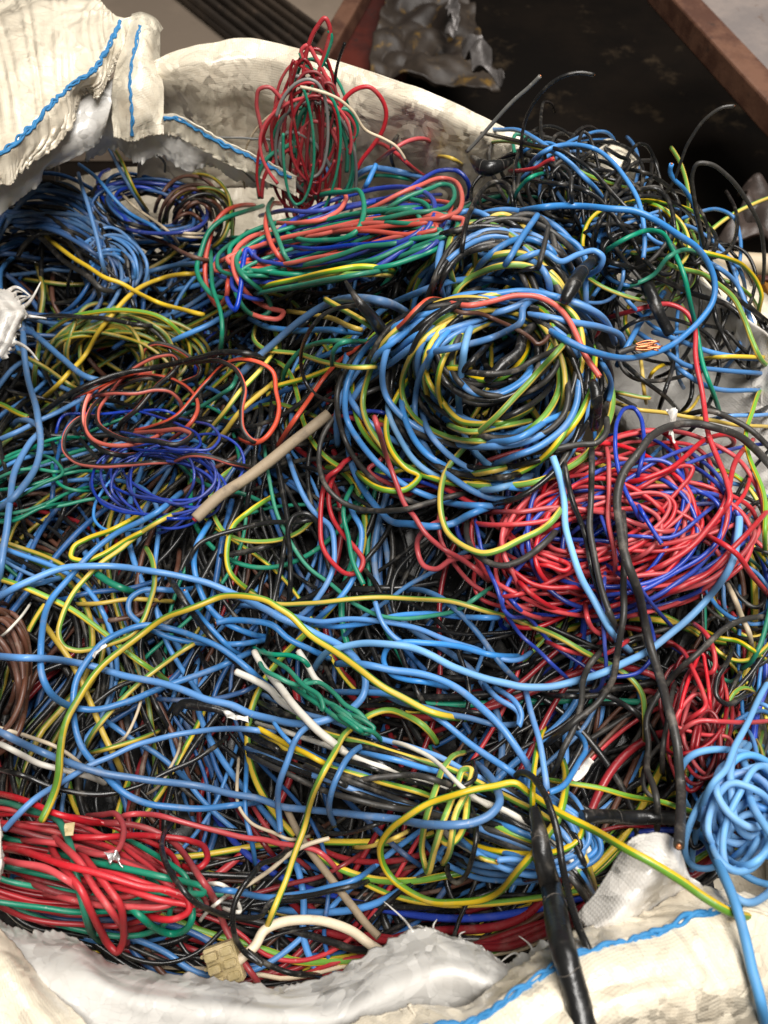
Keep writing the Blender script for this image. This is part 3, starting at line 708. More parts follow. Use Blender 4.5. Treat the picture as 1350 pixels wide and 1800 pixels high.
# outer hem with the seam, crossing under the taped cable
hm, hmP = patch('front_hem', [
    [(560, 1835, 56), (620, 1795, 58), (690, 1770, 60), (740, 1762, 62), (800, 1772, 62), (860, 1745, 64), (910, 1700, 62), (950, 1672, 60), (1010, 1630, 56), (1080, 1605, 52), (1150, 1590, 50), (1220, 1555, 46), (1290, 1560, 40), (1380, 1590, 30)],
    [(600, 1861, 74), (660, 1831, 75), (720, 1808, 76), (770, 1798, 78), (830, 1786, 78), (885, 1754, 80), (935, 1718, 78), (975, 1694, 76), (1035, 1664, 74), (1100, 1648, 72), (1165, 1628, 68), (1230, 1598, 62), (1300, 1588, 54), (1390, 1611, 42)],
    [(612, 1870, 78), (672, 1840, 79), (732, 1816, 80), (782, 1806, 82), (838, 1792, 82), (893, 1760, 84), (943, 1725, 82), (983, 1700, 80), (1040, 1670, 78), (1104, 1654, 76), (1170, 1634, 72), (1235, 1604, 66), (1305, 1594, 58), (1392, 1617, 46)],
    [(640, 1940, 80), (700, 1910, 82), (760, 1885, 84), (810, 1870, 86), (860, 1850, 86), (915, 1815, 88), (965, 1780, 88), (1005, 1758, 88), (1060, 1730, 86), (1120, 1715, 84), (1185, 1700, 80), (1250, 1680, 74), (1315, 1675, 64), (1400, 1700, 50)],
    [(700, 2060, 50), (760, 2030, 55), (820, 2000, 60), (870, 1980, 62), (920, 1950, 66), (975, 1910, 70), (1020, 1880, 74), (1060, 1850, 76), (1110, 1820, 76), (1160, 1800, 76), (1225, 1790, 72), (1280, 1780, 66), (1345, 1780, 56), (1420, 1790, 40)],
    [(700, 2350, -160), (780, 2350, -160), (860, 2350, -160), (930, 2350, -160), (1000, 2330, -150), (1060, 2280, -120), (1100, 2200, -90), (1150, 2150, -70), (1200, 2100, -50), (1250, 2060, -40), (1310, 2020, -30), (1370, 1990, -20), (1430, 1970, -10), (1500, 1950, -10)]],
    'woven', 240, 150, .005, ragged=4, pleat=.12, seed=19, sc=18)
stitch(hmP, 59, hm, 2, 222, .0016, .002)
# white flap standing up beside the taped cable
patch('white_flap', [
    [(1012, 1612, 40), (1050, 1560, 50), (1086, 1502, 58), (1112, 1470, 62), (1150, 1460, 64), (1180, 1466, 62), (1196, 1490, 58), (1205, 1512, 52)],
    [(1030, 1630, 48), (1070, 1585, 58), (1105, 1535, 64), (1130, 1505, 68), (1158, 1495, 70), (1184, 1500, 68), (1200, 1515, 62), (1212, 1530, 54)],
    [(1030, 1640, 52), (1080, 1620, 60), (1125, 1585, 64), (1150, 1560, 66), (1175, 1545, 66), (1195, 1540, 64), (1215, 1545, 58), (1228, 1552, 52)],
    [(1030, 1660, 44), (1080, 1655, 44), (1130, 1630, 44), (1160, 1605, 44), (1190, 1585, 44), (1210, 1575, 44), (1230, 1570, 44), (1245, 1570, 42)]],
    'pale', 90, 60, .005, ragged=1.5, seed=21)
patch('side_scrap', [
    [(2, 1440, 30), (6, 1462, 32), (5, 1490, 32), (8, 1520, 30), (0, 1550, 24)],
    [(-12, 1440, 34), (-8, 1462, 36), (-9, 1490, 36), (-8, 1520, 34), (-14, 1550, 28)],
    [(-80, 1440, 0), (-80, 1462, 0), (-80, 1490, 0), (-80, 1520, 0), (-80, 1550, 0)]], 'pale', 40, 20, .003, ragged=3, seed=23, stamp_it=False)
# body of the sack down to the floor
def sack_body():
    a0 = at_z(np.array([(-330, 1500), (-200, 1900)]), Z0)
    ring = np.array([(-.40, -.02), (-.41, .14), (-.40, .30), (-.34, .42), (-.2, .455), (0, .45), (.14, .42), (.26, .36), (.34, .27), (.37, .12), (.36, -.04), (.33, -.18), (.25, -.29), (.12, -.345), (-.05, -.36), (-.2, -.35), (-.31, -.27), (-.37, -.15)])
    n = 160; t = np.linspace(0, len(ring), n, endpoint=False); rc = np.concatenate([ring, ring[:1]])
    o = interp(np.concatenate([ring[-1:], rc, ring[1:2]]), 400, 0)
    sel = o[(np.linspace(400 / (len(ring) + 2), 400 * (len(ring) + 1) / (len(ring) + 2), n, endpoint=False)).astype(int)]
    c = ring.mean(axis=0); V = []; m = 40
    for j in range(m):
        f = j / (m - 1); z = .004 + f * (Z0 - .075); bul = 1.0 + .10 * math.sin(math.pi * (1 - f)) - .0 * f
        for i in range(n):
            q = c + (sel[i] - c) * bul; p = Vector((q[0] * 9, q[1] * 9, z * 6))
            k = 1 + .035 * mn.noise(p) + .02 * abs(mn.noise(p * 2.6)); q = c + (q - c) * k
            V.append((q[0], q[1], z))
    # shoulder turning in under the heap
    rim = np.array(V[-n:])
    for j in range(1, 9):
        f = j / 8
        for i in range(n):
            q = c + (rim[i, :2] - c) * (1 - .26 * f); zz = rim[i, 2] + .012 * math.sin(math.pi * min(1, f * 1.6)) - .05 * f * f
            V.append((q[0], q[1], min(zz, float(h(q[0], q[1])) - (.10 + .03 * f) if q[0] < -.05 else zz)))
    m += 8
    V = np.array(V); F = []
    for j in range(m - 1):
        for i in range(n): F.append((j * n + i, j * n + (i + 1) % n, (j + 1) * n + (i + 1) % n, (j + 1) * n + i))
    F = np.array(F); UV = V[F.ravel()][:, [0, 2]]
    me = mesh_from('body', [(V, F, UV, 0, 4)], [MATS['woven']], caps=False)
    o = link('body', me, SACK)
sack_body()

# ------------------------------------------------------------------ the unsorted mass of wire under everything
EDGE = np.array([(-120, 330), (20, 330), (120, 310), (300, 330), (440, 330), (560, 345), (700, 330), (820, 290), (900, 262), (980, 262), (1050, 300), (1110, 360), (1130, 450), (1080, 560), (1050, 640),
                 (1060, 720), (1140, 760), (1230, 780), (1330, 820), (1400, 900), (1420, 1000), (1420, 1150), (1400, 1400), (1340, 1540), (1180, 1560), (1060, 1640), (900, 1720), (700, 1700), (500, 1800),
                 (200, 1770), (60, 1700), (-120, 1640)], float)
def inside(p, poly):
    x, y = p[:, 0], p[:, 1]; r = np.zeros(len(p), bool); j = len(poly) - 1
    for i in range(len(poly)):
        xi, yi = poly[i]; xj, yj = poly[j]
        c = ((yi > y) != (yj > y)) & (x < (xj - xi) * (y - yi) / (yj - yi + 1e-12) + xi); r ^= c; j = i
    return r
EW = on_heap(EDGE)[:, :2]
def to_px(P):
    d = np.asarray(P) - CAM; zc = d @ fwd
    return np.stack([675 + FPX * d[..., 0] / zc, 900 - FPX * (d @ upv) / zc], -1)
def palette(x, y):  # blue partly swapped for dark blue and black, painting shade between wires
    if y > 1430: return {'black': 6, 'darkred': 2.0, 'brown': .8, 'darkblue': .8, 'blue': .5, 'cream': .2, 'yg': .4, 'green': .2, 'red': .4}
    if x < 430 and y < 640: return {'darkblue': 3, 'greyblue': 1.6, 'black': 5, 'ygd': 1.2, 'brown': .6, 'navy': .6}  # darker mix here paints the shade of the flap
    if x < 430 and y < 1000: return {'black': 5.5, 'blue': 1.4, 'ygd': 1.4, 'green': .8, 'greyblue': .8, 'brown': .6, 'darkblue': .8}
    if y < 640: return {'black': 5, 'blue': 2.2, 'yg': 1.1, 'green': .6, 'greyblue': .6}
    if x > 880 and y > 740: return {'black': 5, 'dusty': 1.6, 'blue': 1.6, 'red': .5, 'yg': .8, 'navy': .8, 'green': .2, 'darkred': .4}
    if y < 1000 and x < 880: return {'black': 7, 'blue': 1.3, 'yg': 1.3, 'green': .6, 'darkblue': 1.4, 'greyblue': .6, 'brown': .2}
    if x < 300: return {'black': 5, 'blue': 1.6, 'ygd': .8, 'brown': 1.2, 'darkblue': 1.8, 'cream': .15}
    return {'black': 7.5, 'blue': 1.1, 'yg': .7, 'darkblue': 2.0, 'greyblue': .8, 'green': .2, 'cream': .06}
def wander(x, y, n, step, curv):
    a = rng.uniform(0, 6.283); c = rng.normal() * curv; pts = []
    for _ in range(n):
        pts.append((x, y)); c = .88 * c + rng.normal() * curv * .5; a += c; x += math.cos(a) * step; y += math.sin(a) * step
    return np.array(pts)
HUB = EW.mean(axis=0)
def flow(x, y, f):
    """which way neighbouring wires run"""
    return 3.4 * mn.noise(Vector((x * 3.3 + 9 * f, y * 3.3, 4.2 * f))) + 1.3 * mn.noise(Vector((x * 8, y * 8, 3 + f))) + f * 1.1
def roam(s, n, step):
    """a long springy run of wire that mostly goes the way its neighbours go and turns back where the sack ends"""
    x, y = s; f = rng.choice([0, 1, 2], p=[.5, .3, .2]); dev = rng.normal() * .28; a = flow(x, y, f) + dev + (math.pi if rng.random() < .5 else 0); pts = []; c = 0.0
    for i in range(n):
        pts.append((x, y))
        t = flow(x, y, f) + dev; w_ = (t - a + math.pi / 2) % math.pi - math.pi / 2
        c = .7 * c + .3 * max(-.13, min(.13, w_ * .35)) + rng.normal() * .004
        nx, ny = x + math.cos(a) * step * 6, y + math.sin(a) * step * 6
        if not inside(np.array([[nx, ny]]), EW)[0]:
            t = math.atan2(HUB[1] - y, HUB[0] - x); w_ = (t - a + math.pi) % (2 * math.pi) - math.pi; c = .22 * (1 if w_ > 0 else -1)
        a += c; x += math.cos(a) * step; y += math.sin(a) * step
    return np.array(pts)
def mass():
    keys = list(NAMES); mats = [MATS[k] for k in keys]; parts = []
    lo, hi = EW.min(axis=0), EW.max(axis=0); cnt = 0
    while cnt < 570:
        s = rng.uniform(lo, hi)
        if not inside(s[None], EW)[0]: continue
        q = roam(s, int(rng.integers(30, 95)), .0085)
        ok = inside(q, EW); m = int(np.argmin(ok)) if not ok.all() else len(q)
        q = q[:m]
        if len(q) < 14: continue
        cnt += 1
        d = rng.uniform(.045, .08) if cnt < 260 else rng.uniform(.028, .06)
        tilt = rng.normal() * .008
        z = h(q[:, 0], q[:, 1]) - d + np.linspace(-tilt, tilt, len(q)) + gauss(rng.normal(size=len(q) + 40), 8)[20:20 + len(q)] * .010
        z = np.minimum(z, h(q[:, 0], q[:, 1]) - .012)
        e = np.clip(1 - np.arange(len(q)) / 5, 0, 1) * .02; z = z - e - e[::-1]
        P = smooth_path(np.column_stack([q, z]), .005)
        px = to_px(P[len(P) // 2]); k = pick(palette(*px) if cnt >= 260 else {'black': 8, 'darkblue': 1.5, 'brown': .6, 'darkred': .4}); r = rng.choice([.0014, .0018, .0022, .0025], p=[.3, .35, .25, .1])  # deepest wires coloured mostly black, shade put into their colour
        parts.append((*tube_arrays(P, r, 7, rng.uniform(-2, 2), rng.random()), keys.index(k), 7))
        stamp(P, r)
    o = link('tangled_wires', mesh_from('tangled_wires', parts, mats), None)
    tag(o, 'dense tangled mass of scrap wires filling the sack', 'wire tangle', kind='stuff')
mass()
# what lies deeper still: a black sheet standing for the shade in the gaps
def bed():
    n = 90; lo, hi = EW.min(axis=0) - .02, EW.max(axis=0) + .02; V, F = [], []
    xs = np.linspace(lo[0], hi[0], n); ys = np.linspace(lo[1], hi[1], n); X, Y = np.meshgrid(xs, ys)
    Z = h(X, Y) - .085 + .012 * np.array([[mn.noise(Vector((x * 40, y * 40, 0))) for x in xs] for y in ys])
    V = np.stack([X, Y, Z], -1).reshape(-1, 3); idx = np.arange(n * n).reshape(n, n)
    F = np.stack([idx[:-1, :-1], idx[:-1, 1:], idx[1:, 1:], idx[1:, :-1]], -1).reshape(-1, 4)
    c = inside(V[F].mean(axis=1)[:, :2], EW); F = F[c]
    me = mesh_from('gap_shade_bed', [(V, F, V[F.ravel()][:, :2], 0, 4)], [MATS['black']], caps=False)
    tag(link('gap_shade_bed', me), 'black sheet beneath the tangle standing for shade in its gaps', 'wire tangle', kind='stuff')
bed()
# ================================================================== loose wires half sunk between the traced ones
AREAS = [((1, 40, 430, 660, 300), 'upper', 'deep among the coils below the folded flap'),
         ((30, 660, 430, 980), None, 'among the tangle round the navy coil'),
         ((430, 560, 640, 900), None, 'between the salmon loop and the big coil'),
         ((40, 1000, 420, 1420), None, 'in the hollow under the yellow arch'),
         ((420, 930, 900, 1330), None, 'among the crossing blues around the green knot'),
         ((900, 1080, 1290, 1480), None, 'between the pale blue ring and white flap'),
         ((400, 1420, 960, 1680), None, 'in the dark hollow by the front rim'),
         ((1020, 300, 1330, 760), None, 'crossing the sparse wires before the side wall')]
def loose():
    rows = {}
    for idx, (bx, _, where) in enumerate(AREAS):
        x0, y0, x1, y1 = (20, 330, 430, 650) if idx == 0 else bx
        for i in range(10 if idx < 7 else 5):
            c = (rng.uniform(x0, x1), rng.uniform(y0, y1)); k = pick(palette(*c))
            if idx == 7: k = pick({'black': 4, 'blue': 2, 'yg': 1.5})
            q = wander(c[0], c[1], int(rng.integers(10, 20)), 26, .13)
            q = q[(q[:, 0] > x0 - 60) & (q[:, 0] < x1 + 60) & (q[:, 1] > y0 - 40) & (q[:, 1] < y1 + 40)]
            if len(q) < 5: continue
            P, r = lay(q, rng.uniform(9.5, 13.5) * (1 - .25 * (900 - c[1]) / 900 if c[1] < 900 else 1), sink=.011 if idx != 7 else .002, cap=.018, dive=3)
            col = NAMES[k].replace('_wire', '').replace('_', ' ').replace('yellow green', 'yellow-green')
            o = make_wire('', k, P, r, 0, 'wire', None)
            rows.setdefault((col, where), []).append((q[:, 1].mean(), o))
    ORD = ['uppermost', 'second from top', 'third from top', 'fourth from top', 'fifth from top', 'sixth from top', 'seventh from top', 'eighth from top', 'ninth from top']
    for (col, where), v in rows.items():
        v.sort(key=lambda t: t[0])
        for n, (_, o) in enumerate(v):
            o['label'] = 'sunken %s wire %s' % (col, where) + (', ' + ORD[n] if len(v) > 1 else '')
            if len(v) > 1: o['group'] = 'sunken %s wires %s' % (col, where)
loose()
# ================================================================== coils and hanks (each strand a part)
RYB = {'blue': 4.2, 'yg': 2.6, 'black': 3.0, 'dusty': 2.0}
coil('blue_coil', 'dusty blue coil, colours darkened for shade, fanning out below the folded flap', (80, 470), (190, 140), 15, 34, {'darkblue': 4, 'greyblue': 3, 'black': 3}, 9.5, 0, (.45, 1.0), .1, (150, 260), .05, rj=15, sb=(.4, 1.05), start=(150, 230))  # blues chosen darker to paint the flap's shade on this coil
coil('blue_coil', 'small tight blue coil with parallel turns inside the dusty blue coil', (190, 480), (58, 66), 0, 14, {'blue': 4, 'greyblue': 3, 'black': 2}, 8, .2, (.6, 1.0), .1, (130, 220), .03, start=(150, 210))
coil('navy_coil', 'flattened navy coil against the rear liner', (265, 365), (110, 48), 12, 16, {'navy': 3, 'darkblue': 3, 'black': 1}, 8, 0, (.6, 1.0), .06, (260, 340), .03)
coil('brown_coil', 'brown and yellow-green coil standing near the rear hem', (345, 392), (70, 82), 10, 16, {'brown': 4, 'ygd': 3, 'black': 1}, 8, .2, (.4, 1.0), .1, (130, 210), .04, start=(160, 220))
coil('yellow_green_coil', 'dull yellow-green coil sunk beneath the black diagonal wire', (205, 640), (128, 92), -4, 30, {'ygd': 9, 'black': 1}, 9, .2, (.5, 1.05), .1, (150, 250), .04, start=(150, 220), rj=12, sb=(.5, 1.05))
coil('brown_coil', 'dark brown coil at the photo edge below the blue arch', (-12, 1195), (62, 128), 4, 16, {'brown': 8, 'darkblue': 1}, 12, .2, (.6, 1.0), .05, (260, 350), .02)
coil('main_coil', 'upper half of the big coil, steep blue, black and striped turns', (885, 545), (150, 160), -6, 46, RYB, 12.5, 1, (.4, 1.05), .12, (130, 190), .03, start=(165, 215), cap=.05, rj=12, sb=(.45, 1.05))
coil('main_coil', 'big coil of blue, black and yellow-green wire on the mound', (845, 700), (215, 175), -14, 44, RYB, 13, 1.5, (.3, 1.06), .085, (170, 320), .04, cap=.05, rj=14, asp=.06, anchor=(905, 565), extra=[
    ('blue', 14, '12:470,300 300,230 100,205 0,215 | 11:1100,220 950,270 850,340 700,470 590,580'),
    ('blue', 14, '12:560,370 450,290 300,240 150,235 | 11:1200,260 1050,300 930,360 820,440 720,520'),
    ('blue', 14, '12:640,500 620,430 540,390 400,355 200,320 0,310 | 11:1150,340 1000,390 850,450 700,560 560,690 500,800'),
    ('blue', 14, '12:590,470 540,340 430,280 330,250 220,240 | 11:1250,300 1100,330'),
    ('lightblue', 14, '11:1340,1160 1200,1180 1050,1150 900,1090 780,980 720,860 700,760 720,660'),
    ('blue', 14, '11:1400,1180 1200,1160 1020,1090 880,1000 800,880 770,760 790,660'),
    ('blue', 14, '11:1400,1100 1250,1120 1100,1080 980,1000 900,900 860,780'),
    ('yg', 13, '11:1400,780 1300,840 1180,870 1080,860 1000,800 940,720 890,640 870,560'),
    ('yg', 13, '11:1400,850 1250,880 1100,900 1000,860'),
    ('yg', 13, '12:490,470 495,600 470,720 420,830 350,920 280,980'),
    ('black', 13, '12:440,420 400,560 370,700 330,830 250,930'),
    ('dusty', 13, '12:340,560 360,680 340,800 260,880 120,920 0,930 | 11:1150,920 1030,890'),
    ('black', 13, '12:520,480 560,560 575,680 540,760'),
    ('blue', 14, '12:430,480 420,620 400,760 340,880 240,960 100,1020 0,1060')])
coil('red_coil', 'broad red coil laced with navy wire beside the big coil', (1085, 925), (240, 128), -12, 48, {'red': 8, 'navy': 3.0}, 9.6, 1.2, (.45, 1.08), .13, (150, 330), .12, cap=.03, rj=14, sb=(.2, 1.1), extra=[
    ('red', 11, '22:-60,330 60,340 120,370 180,410 280,440 400,440 520,430'), ('red', 11, '22:60,340 110,400 180,470 300,535 420,555 560,530 680,490'),
    ('red', 11, '22:130,20 60,90 35,170 50,270 90,360 110,430 140,490'), ('red', 11, '22:-200,100 0,120 200,100 400,60 600,40 800,60'),
    ('red', 11, '22:-60,60 100,60 300,30 500,60 700,110 850,150 1000,110'), ('red', 11, '22:640,200 760,210 900,200 1050,150 1150,60'),
    ('red', 10.5, '22:130,330 260,330 370,345 385,330 340,300 240,300'), ('red', 11, '11:440,900 410,870 430,820 520,830 640,860 740,890 860,1000'),
    ('red', 11, '11:540,850 620,920 660,1030 600,1080 700,1150 900,1160 1100,1220'), ('navy', 9, '11:440,850 470,800 560,780 660,790 760,830'),
    ('navy', 9, '11:580,1080 700,1120 850,1140 1000,1200 1200,1290'), ('red', 11, '11:880,1110 1000,1190 1150,1260 1300,1290'),
    ('red', 11, '22:780,480 900,440 1030,400 1150,330 1250,240 1290,160 1240,110 1150,100'), ('red', 11, '22:250,700 350,740 450,760 550,750 660,690'),
    ('red', 11, '22:460,560 470,640 500,700 580,740'), ('red', 11, '12:560,1140 700,1130 850,1080 950,1000 1050,930 1150,925 1170,950 1090,1000')])
coil('dark_red_bundle', 'crinkled dark red bundle below the red coil', (1225, 1265), (52, 100), 8, 22, {'darkred': 5, 'red': 2}, 9, 1.2, (.3, 1.0), .25, (150, 360), .25, cap=.03, cat='wire bundle')
coil('blue_bundle', 'pale blue knotted bundle hanging over the sack edge', (1312, 1425), (78, 105), 10, 22, {'lightblue': 6, 'blue': 1}, 15.5, 2.4, (.3, .85), .32, (180, 340), .16, cap=.06, over=True, rj=50, sb=(.3, .9), cat='wire bundle')
coil('red_green_hank', 'red and green hank lying in the near corner of the sack', (90, 1525), (270, 92), 13, 22, {'red': 4, 'darkred': 4, 'green': 2.4}, 12.5, 1.2, (.7, 1.06), .06, (170, 330), .07, start=(-150, -60), cap=.06, rj=4, sb=(.1, 1.1), cat='wire hank', extra=[
    ('red', 14, '30:430,330 600,360 750,390 850,450 920,530 980,620 1040,720 1090,830 1150,950 1210,1060 1270,1150 1300,1230'),
    ('red', 13.5, '30:200,420 350,425 500,430 650,420 800,430 930,450 1010,490 1020,540 980,580 900,570'),
    ('red', 13, '30:420,325 520,315 570,315 600,360 605,440 580,500 530,515 420,500 300,460'),
    ('green', 15, '30:-60,255 50,260 150,295 230,315 290,345 320,400 350,480 375,600 395,720 420,830 460,910 500,945'),
    ('red', 15, '30:250,400 330,480 400,560 450,640 500,720 560,810 620,900 640,960'),
    ('red', 15, '30:240,440 290,540 350,620 400,690 440,790 490,890 540,970 580,1000 605,960 605,850 580,740 530,660 440,560 380,480'),
    ('green', 15, '30:600,750 680,810 760,870 850,900 920,870 942,800 920,740'),
    ('red', 14, '30:-60,480 100,500 300,560 500,610 700,670 850,700 930,740 940,800 880,835 780,830 700,800'),
    ('red', 14, '30:-60,530 80,545 230,580 330,640 450,720'),
    ('red', 14, '30:-60,210 50,225 150,250 300,310 420,340 560,350')])
coil('navy_coil', 'thin navy coil of open loops before the tan cable', (285, 845), (118, 68), 2, 13, {'navy': 6, 'blue': .5}, 6.5, 2.0, (.6, 1.1), .12, (200, 340), .09, rj=14, sb=(.5, 1.1), extra=[
    ('navy', 6.5, '10:285,980 280,900 300,830 400,805 550,800 700,795 850,800 950,850'),
    ('navy', 6.5, '10:530,860 560,820 650,800 800,830 900,870 980,920 990,960 930,995 830,990 700,980 600,960 530,1000 470,1060 450,1150 500,1240 600,1290 720,1310 850,1330 1000,1320'),
    ('navy', 6.5, '10:850,990 1000,1010 1050,1080 1050,1150 1000,1210 900,1250 760,1230 650,1200 630,1130 650,1070'),
    ('navy', 6.5, '10:600,890 750,930 850,985 950,985 1050,970 1080,920 1040,870 950,850 850,830'),
    ('navy', 6.5, '10:900,1000 1050,1020 1150,1060 1250,1110')])
coil('salmon_coil', 'flat two-core salmon and black wire in loose loops above the navy coil', (240, 730), (100, 65), -8, 3, {'twin': 1}, 10, 2.2, (.6, 1.0), .06, (200, 300), .06, extra=[
    ('twin', 10.5, '10:600,920 590,890 680,780 780,670 860,600 885,550 860,520 790,520 700,560 600,630 520,720 475,800 480,860 530,900 600,930 750,930 900,940 940,910 900,890 780,890 650,900'),
    ('twin', 10.5, '10:470,700 550,690 650,690 780,680 850,690 890,740 885,800'),
    ('twin', 10.5, '10:720,580 705,530 715,490 760,465 830,470 910,500 960,540 990,590 980,620 930,650 870,670'),
    ('twin', 10.5, '10:650,900 760,870 870,820 950,740 1030,640 1100,570 1190,540 1280,560 1350,610 | 11:95,620 140,700 155,790 140,880 90,935 40,950 -40,920'),
    ('twin', 10.5, '10:900,575 1000,555 1100,552 1180,590 1210,660 1200,800 1210,890 1260,940 1310,930 1350,880'),
    ('twin', 10.5, '10:470,830 370,840 315,900 310,980 370,1040 480,1065 620,1055 850,1055'),
    ('twin', 10.5, '10:380,800 370,740 440,700 540,650 700,590'),
    ('twin', 10, '10:850,1055 950,1020 1050,1020 1150,1050 1260,1075')])
coil('rgb_hank', 'hank of red, green and blue wire tied flat near the rear wall', (595, 425), (205, 66), -13, 32, {'salmon': 3, 'green': 3.4, 'navy': 3}, 9.5, 1.6, (.75, 1.05), .05, (200, 340), .07, cap=.05, rj=5, sb=(.15, 1.0), cat='wire hank', extra=[
    ('green', 10, '01:600,1110 750,1000 900,930 960,905 1010,920 1020,970 990,1020 900,1050 800,1060 650,1090 500,1110'),
    ('salmon', 10, '01:460,1100 650,1020 850,930 960,885 1040,910 1065,970 1050,1040 980,1075 880,1090 700,1110 450,1135 330,1150'),
    ('navy', 10, '01:600,1010 750,950 870,890 960,850 1040,850 1090,900 1100,950 1080,990'),
    ('salmon', 10, '01:110,1085 250,1095 400,1070 470,1020 490,970 470,945 400,945 330,970 250,1010'),
    ('navy', 10, '01:60,1060 180,1040 300,1050 400,1030 480,990 500,960'),
    ('green', 10.5, '01:250,1020 400,960 480,948 540,940 570,990 575,1060 540,1140 470,1180 380,1190 280,1180 170,1130'),
    ('salmon', 10.5, '01:150,1000 110,1000 85,1050 75,1100 90,1180 140,1260 240,1350'),
    ('green', 10.5, '01:130,975 105,1020 110,1080 140,1170 200,1280 260,1340'),
    ('salmon', 10, '01:350,1160 500,1140 700,1120 850,1110 920,1105 930,1130 880,1145 600,1140 400,1160'),
    ('navy', 10, '01:170,1220 400,1225 600,1205 800,1190 900,1180'),
    ('green', 10, '01:200,1310 350,1290 500,1240 700,1200 880,1165'),
    ('green', 10, '01:610,1115 700,1055 780,1040 830,1050 850,1080 700,1100 560,1120'),
    ('salmon', 10.5, '00:1260,1015 1200,1010 1120,1030 1060,1100 1030,1200 1012,1300 | 10:1010,120 1030,220 1070,265 1110,230 1130,150 1160,60'),
    ('green', 10.5, '00:1300,1010 1200,1040 1100,1080 1020,1150 985,1250 975,1320 | 10:985,110 1010,180 1060,230 1110,240'),
    ('salmon', 10.5, '00:1350,1160 1220,1180 1165,1230 | 10:1150,80 1180,170 1250,240 1350,290 | 11:160,280 185,310 165,335 100,335 0,300'),
    ('green', 10.5, '10:1230,-100 1180,0 1190,100 1250,170 1320,240 1335,300 1290,330 1230,310 1170,220 1150,120'),
    ('navy', 10, '10:1350,60 1260,40 1220,0 1200,80 1190,200 1160,290 1130,240 1150,150'),
    ('green', 9.5, '10:1035,0 1050,150 1080,300 1090,420 1085,520')])
# upright red and green hank against the rear wall
YS = float(on_heap(np.array([(560, 345)]))[0][1])
coil('red_green_hank', 'red and green hank standing upright against the rear wall', (545, 262), (62, 112), 3, 30, {'darkred': 4, 'red': 2, 'green': 2.2, 'grey': .3}, 7, 1.7, (.25, 1.1), .22, (160, 300), .14, cat='wire hank', st='a', y=YS, ky=.25, rj=7, sb=(.6, 1.15), extra=[
    ('red', 9.5, '01:240,860 290,600 320,470 350,360 390,240 405,130 385,90 340,140 300,230 280,330 275,450'),
    ('green', 9, '01:270,650 300,520 340,380 395,260 412,170 400,150'),
    ('red', 9, '01:450,480 390,380 340,290 290,225 268,245 290,320 380,420'),
    ('red', 9, '01:240,310 300,350 370,420 440,490 470,600'),
    ('green', 9, '01:260,260 280,310 360,370 420,450 450,520'),
    ('red', 9, '01:100,750 60,600 45,500 60,440 100,430 160,480 200,540 230,600'),
    ('red', 9.5, '01:450,560 480,490 540,440 600,430 650,470 685,550 670,640 620,720 560,800 540,840'),
    ('green', 10, '01:230,760 245,620 290,530 340,500 400,530 460,620 490,720 490,850'),
    ('grey', 9.5, '01:165,800 160,720 180,665 230,655 320,700 370,760 410,830'),
    ('grey', 9.5, '01:165,700 170,800 230,900 300,960'),
    ('red', 9.5, '01:260,680 290,610 340,600 400,630 440,700 460,800'),
    ('green', 9, '01:60,980 55,860 110,770 200,720 240,690'),
    ('red', 9, '01:70,980 90,860 160,770 240,720'),
    ('green', 9, '01:440,540 500,545 540,610 540,660 500,700'),
    ('red', 9, '01:430,520 500,570 535,640 520,700 480,740'),
    ('grey', 9, '01:300,400 260,380 215,385 215,410 260,420 300,440')])
# coil in the near corner beside the taped cable
coil('mixed_coil', 'half hidden coil of blue, black and white turns behind the taped cable', (900, 1455), (165, 92), 14, 24, {'blue': 4, 'black': 4, 'white': 1, 'yg': 2}, 13, 1.0, (.7, 1.0), .06, (130, 230), .04, start=(-100, -40), cap=.035, sb=(.5, 1.0))
coil('yellow_green_knot', 'narrow yellow-green knot under the hooked blue wire', (800, 1440), (30, 90), 10, 1, {'yg': 1}, 13, 1.6, (.6, 1.0), .1, (220, 330), .05, cap=.05, cat='wire knot', extra=[
    ('yg', 14, '31:1070,10 1030,20 980,80 940,180 900,280 870,400 865,480 880,540 900,590 930,480 960,380 1000,260 1040,150 1070,90 1100,90 1095,180 1050,300 1020,420 990,520 970,550'),
    ('black', 10, '31:1110,60 1120,140 1060,170 1000,190 | 31:980,200'),
    ('black', 11, '31:1100,250 1135,400 1120,520 1080,610 1030,650 990,620 985,570')])
strands('green_bundle', 'dark green bundle of parallel wires at the photo edge', .8, [
    ('green', 8, '10:-60,1070 60,1020 200,960 320,930 460,935'), ('green', 8, '10:-60,1200 80,1180 250,1130 420,1090 560,1100'), ('green', 8, '10:-60,1300 100,1290 300,1260 480,1220 620,1210'),
    ('green', 8, '10:-60,1330 150,1300 320,1200 480,1160'), ('green', 8, '10:-60,1130 60,1080 170,1070 300,1080 420,1050'), ('green', 8, '10:270,1050 300,1130 400,1180 480,1190'), ('green', 8, '10:150,1010 260,1040 300,1100 200,1160 60,1230 -60,1260'),
    ('green', 8, '20:-60,60 100,50 200,20 300,-20'), ('green', 8, '20:-60,100 80,90 200,40 350,0')])
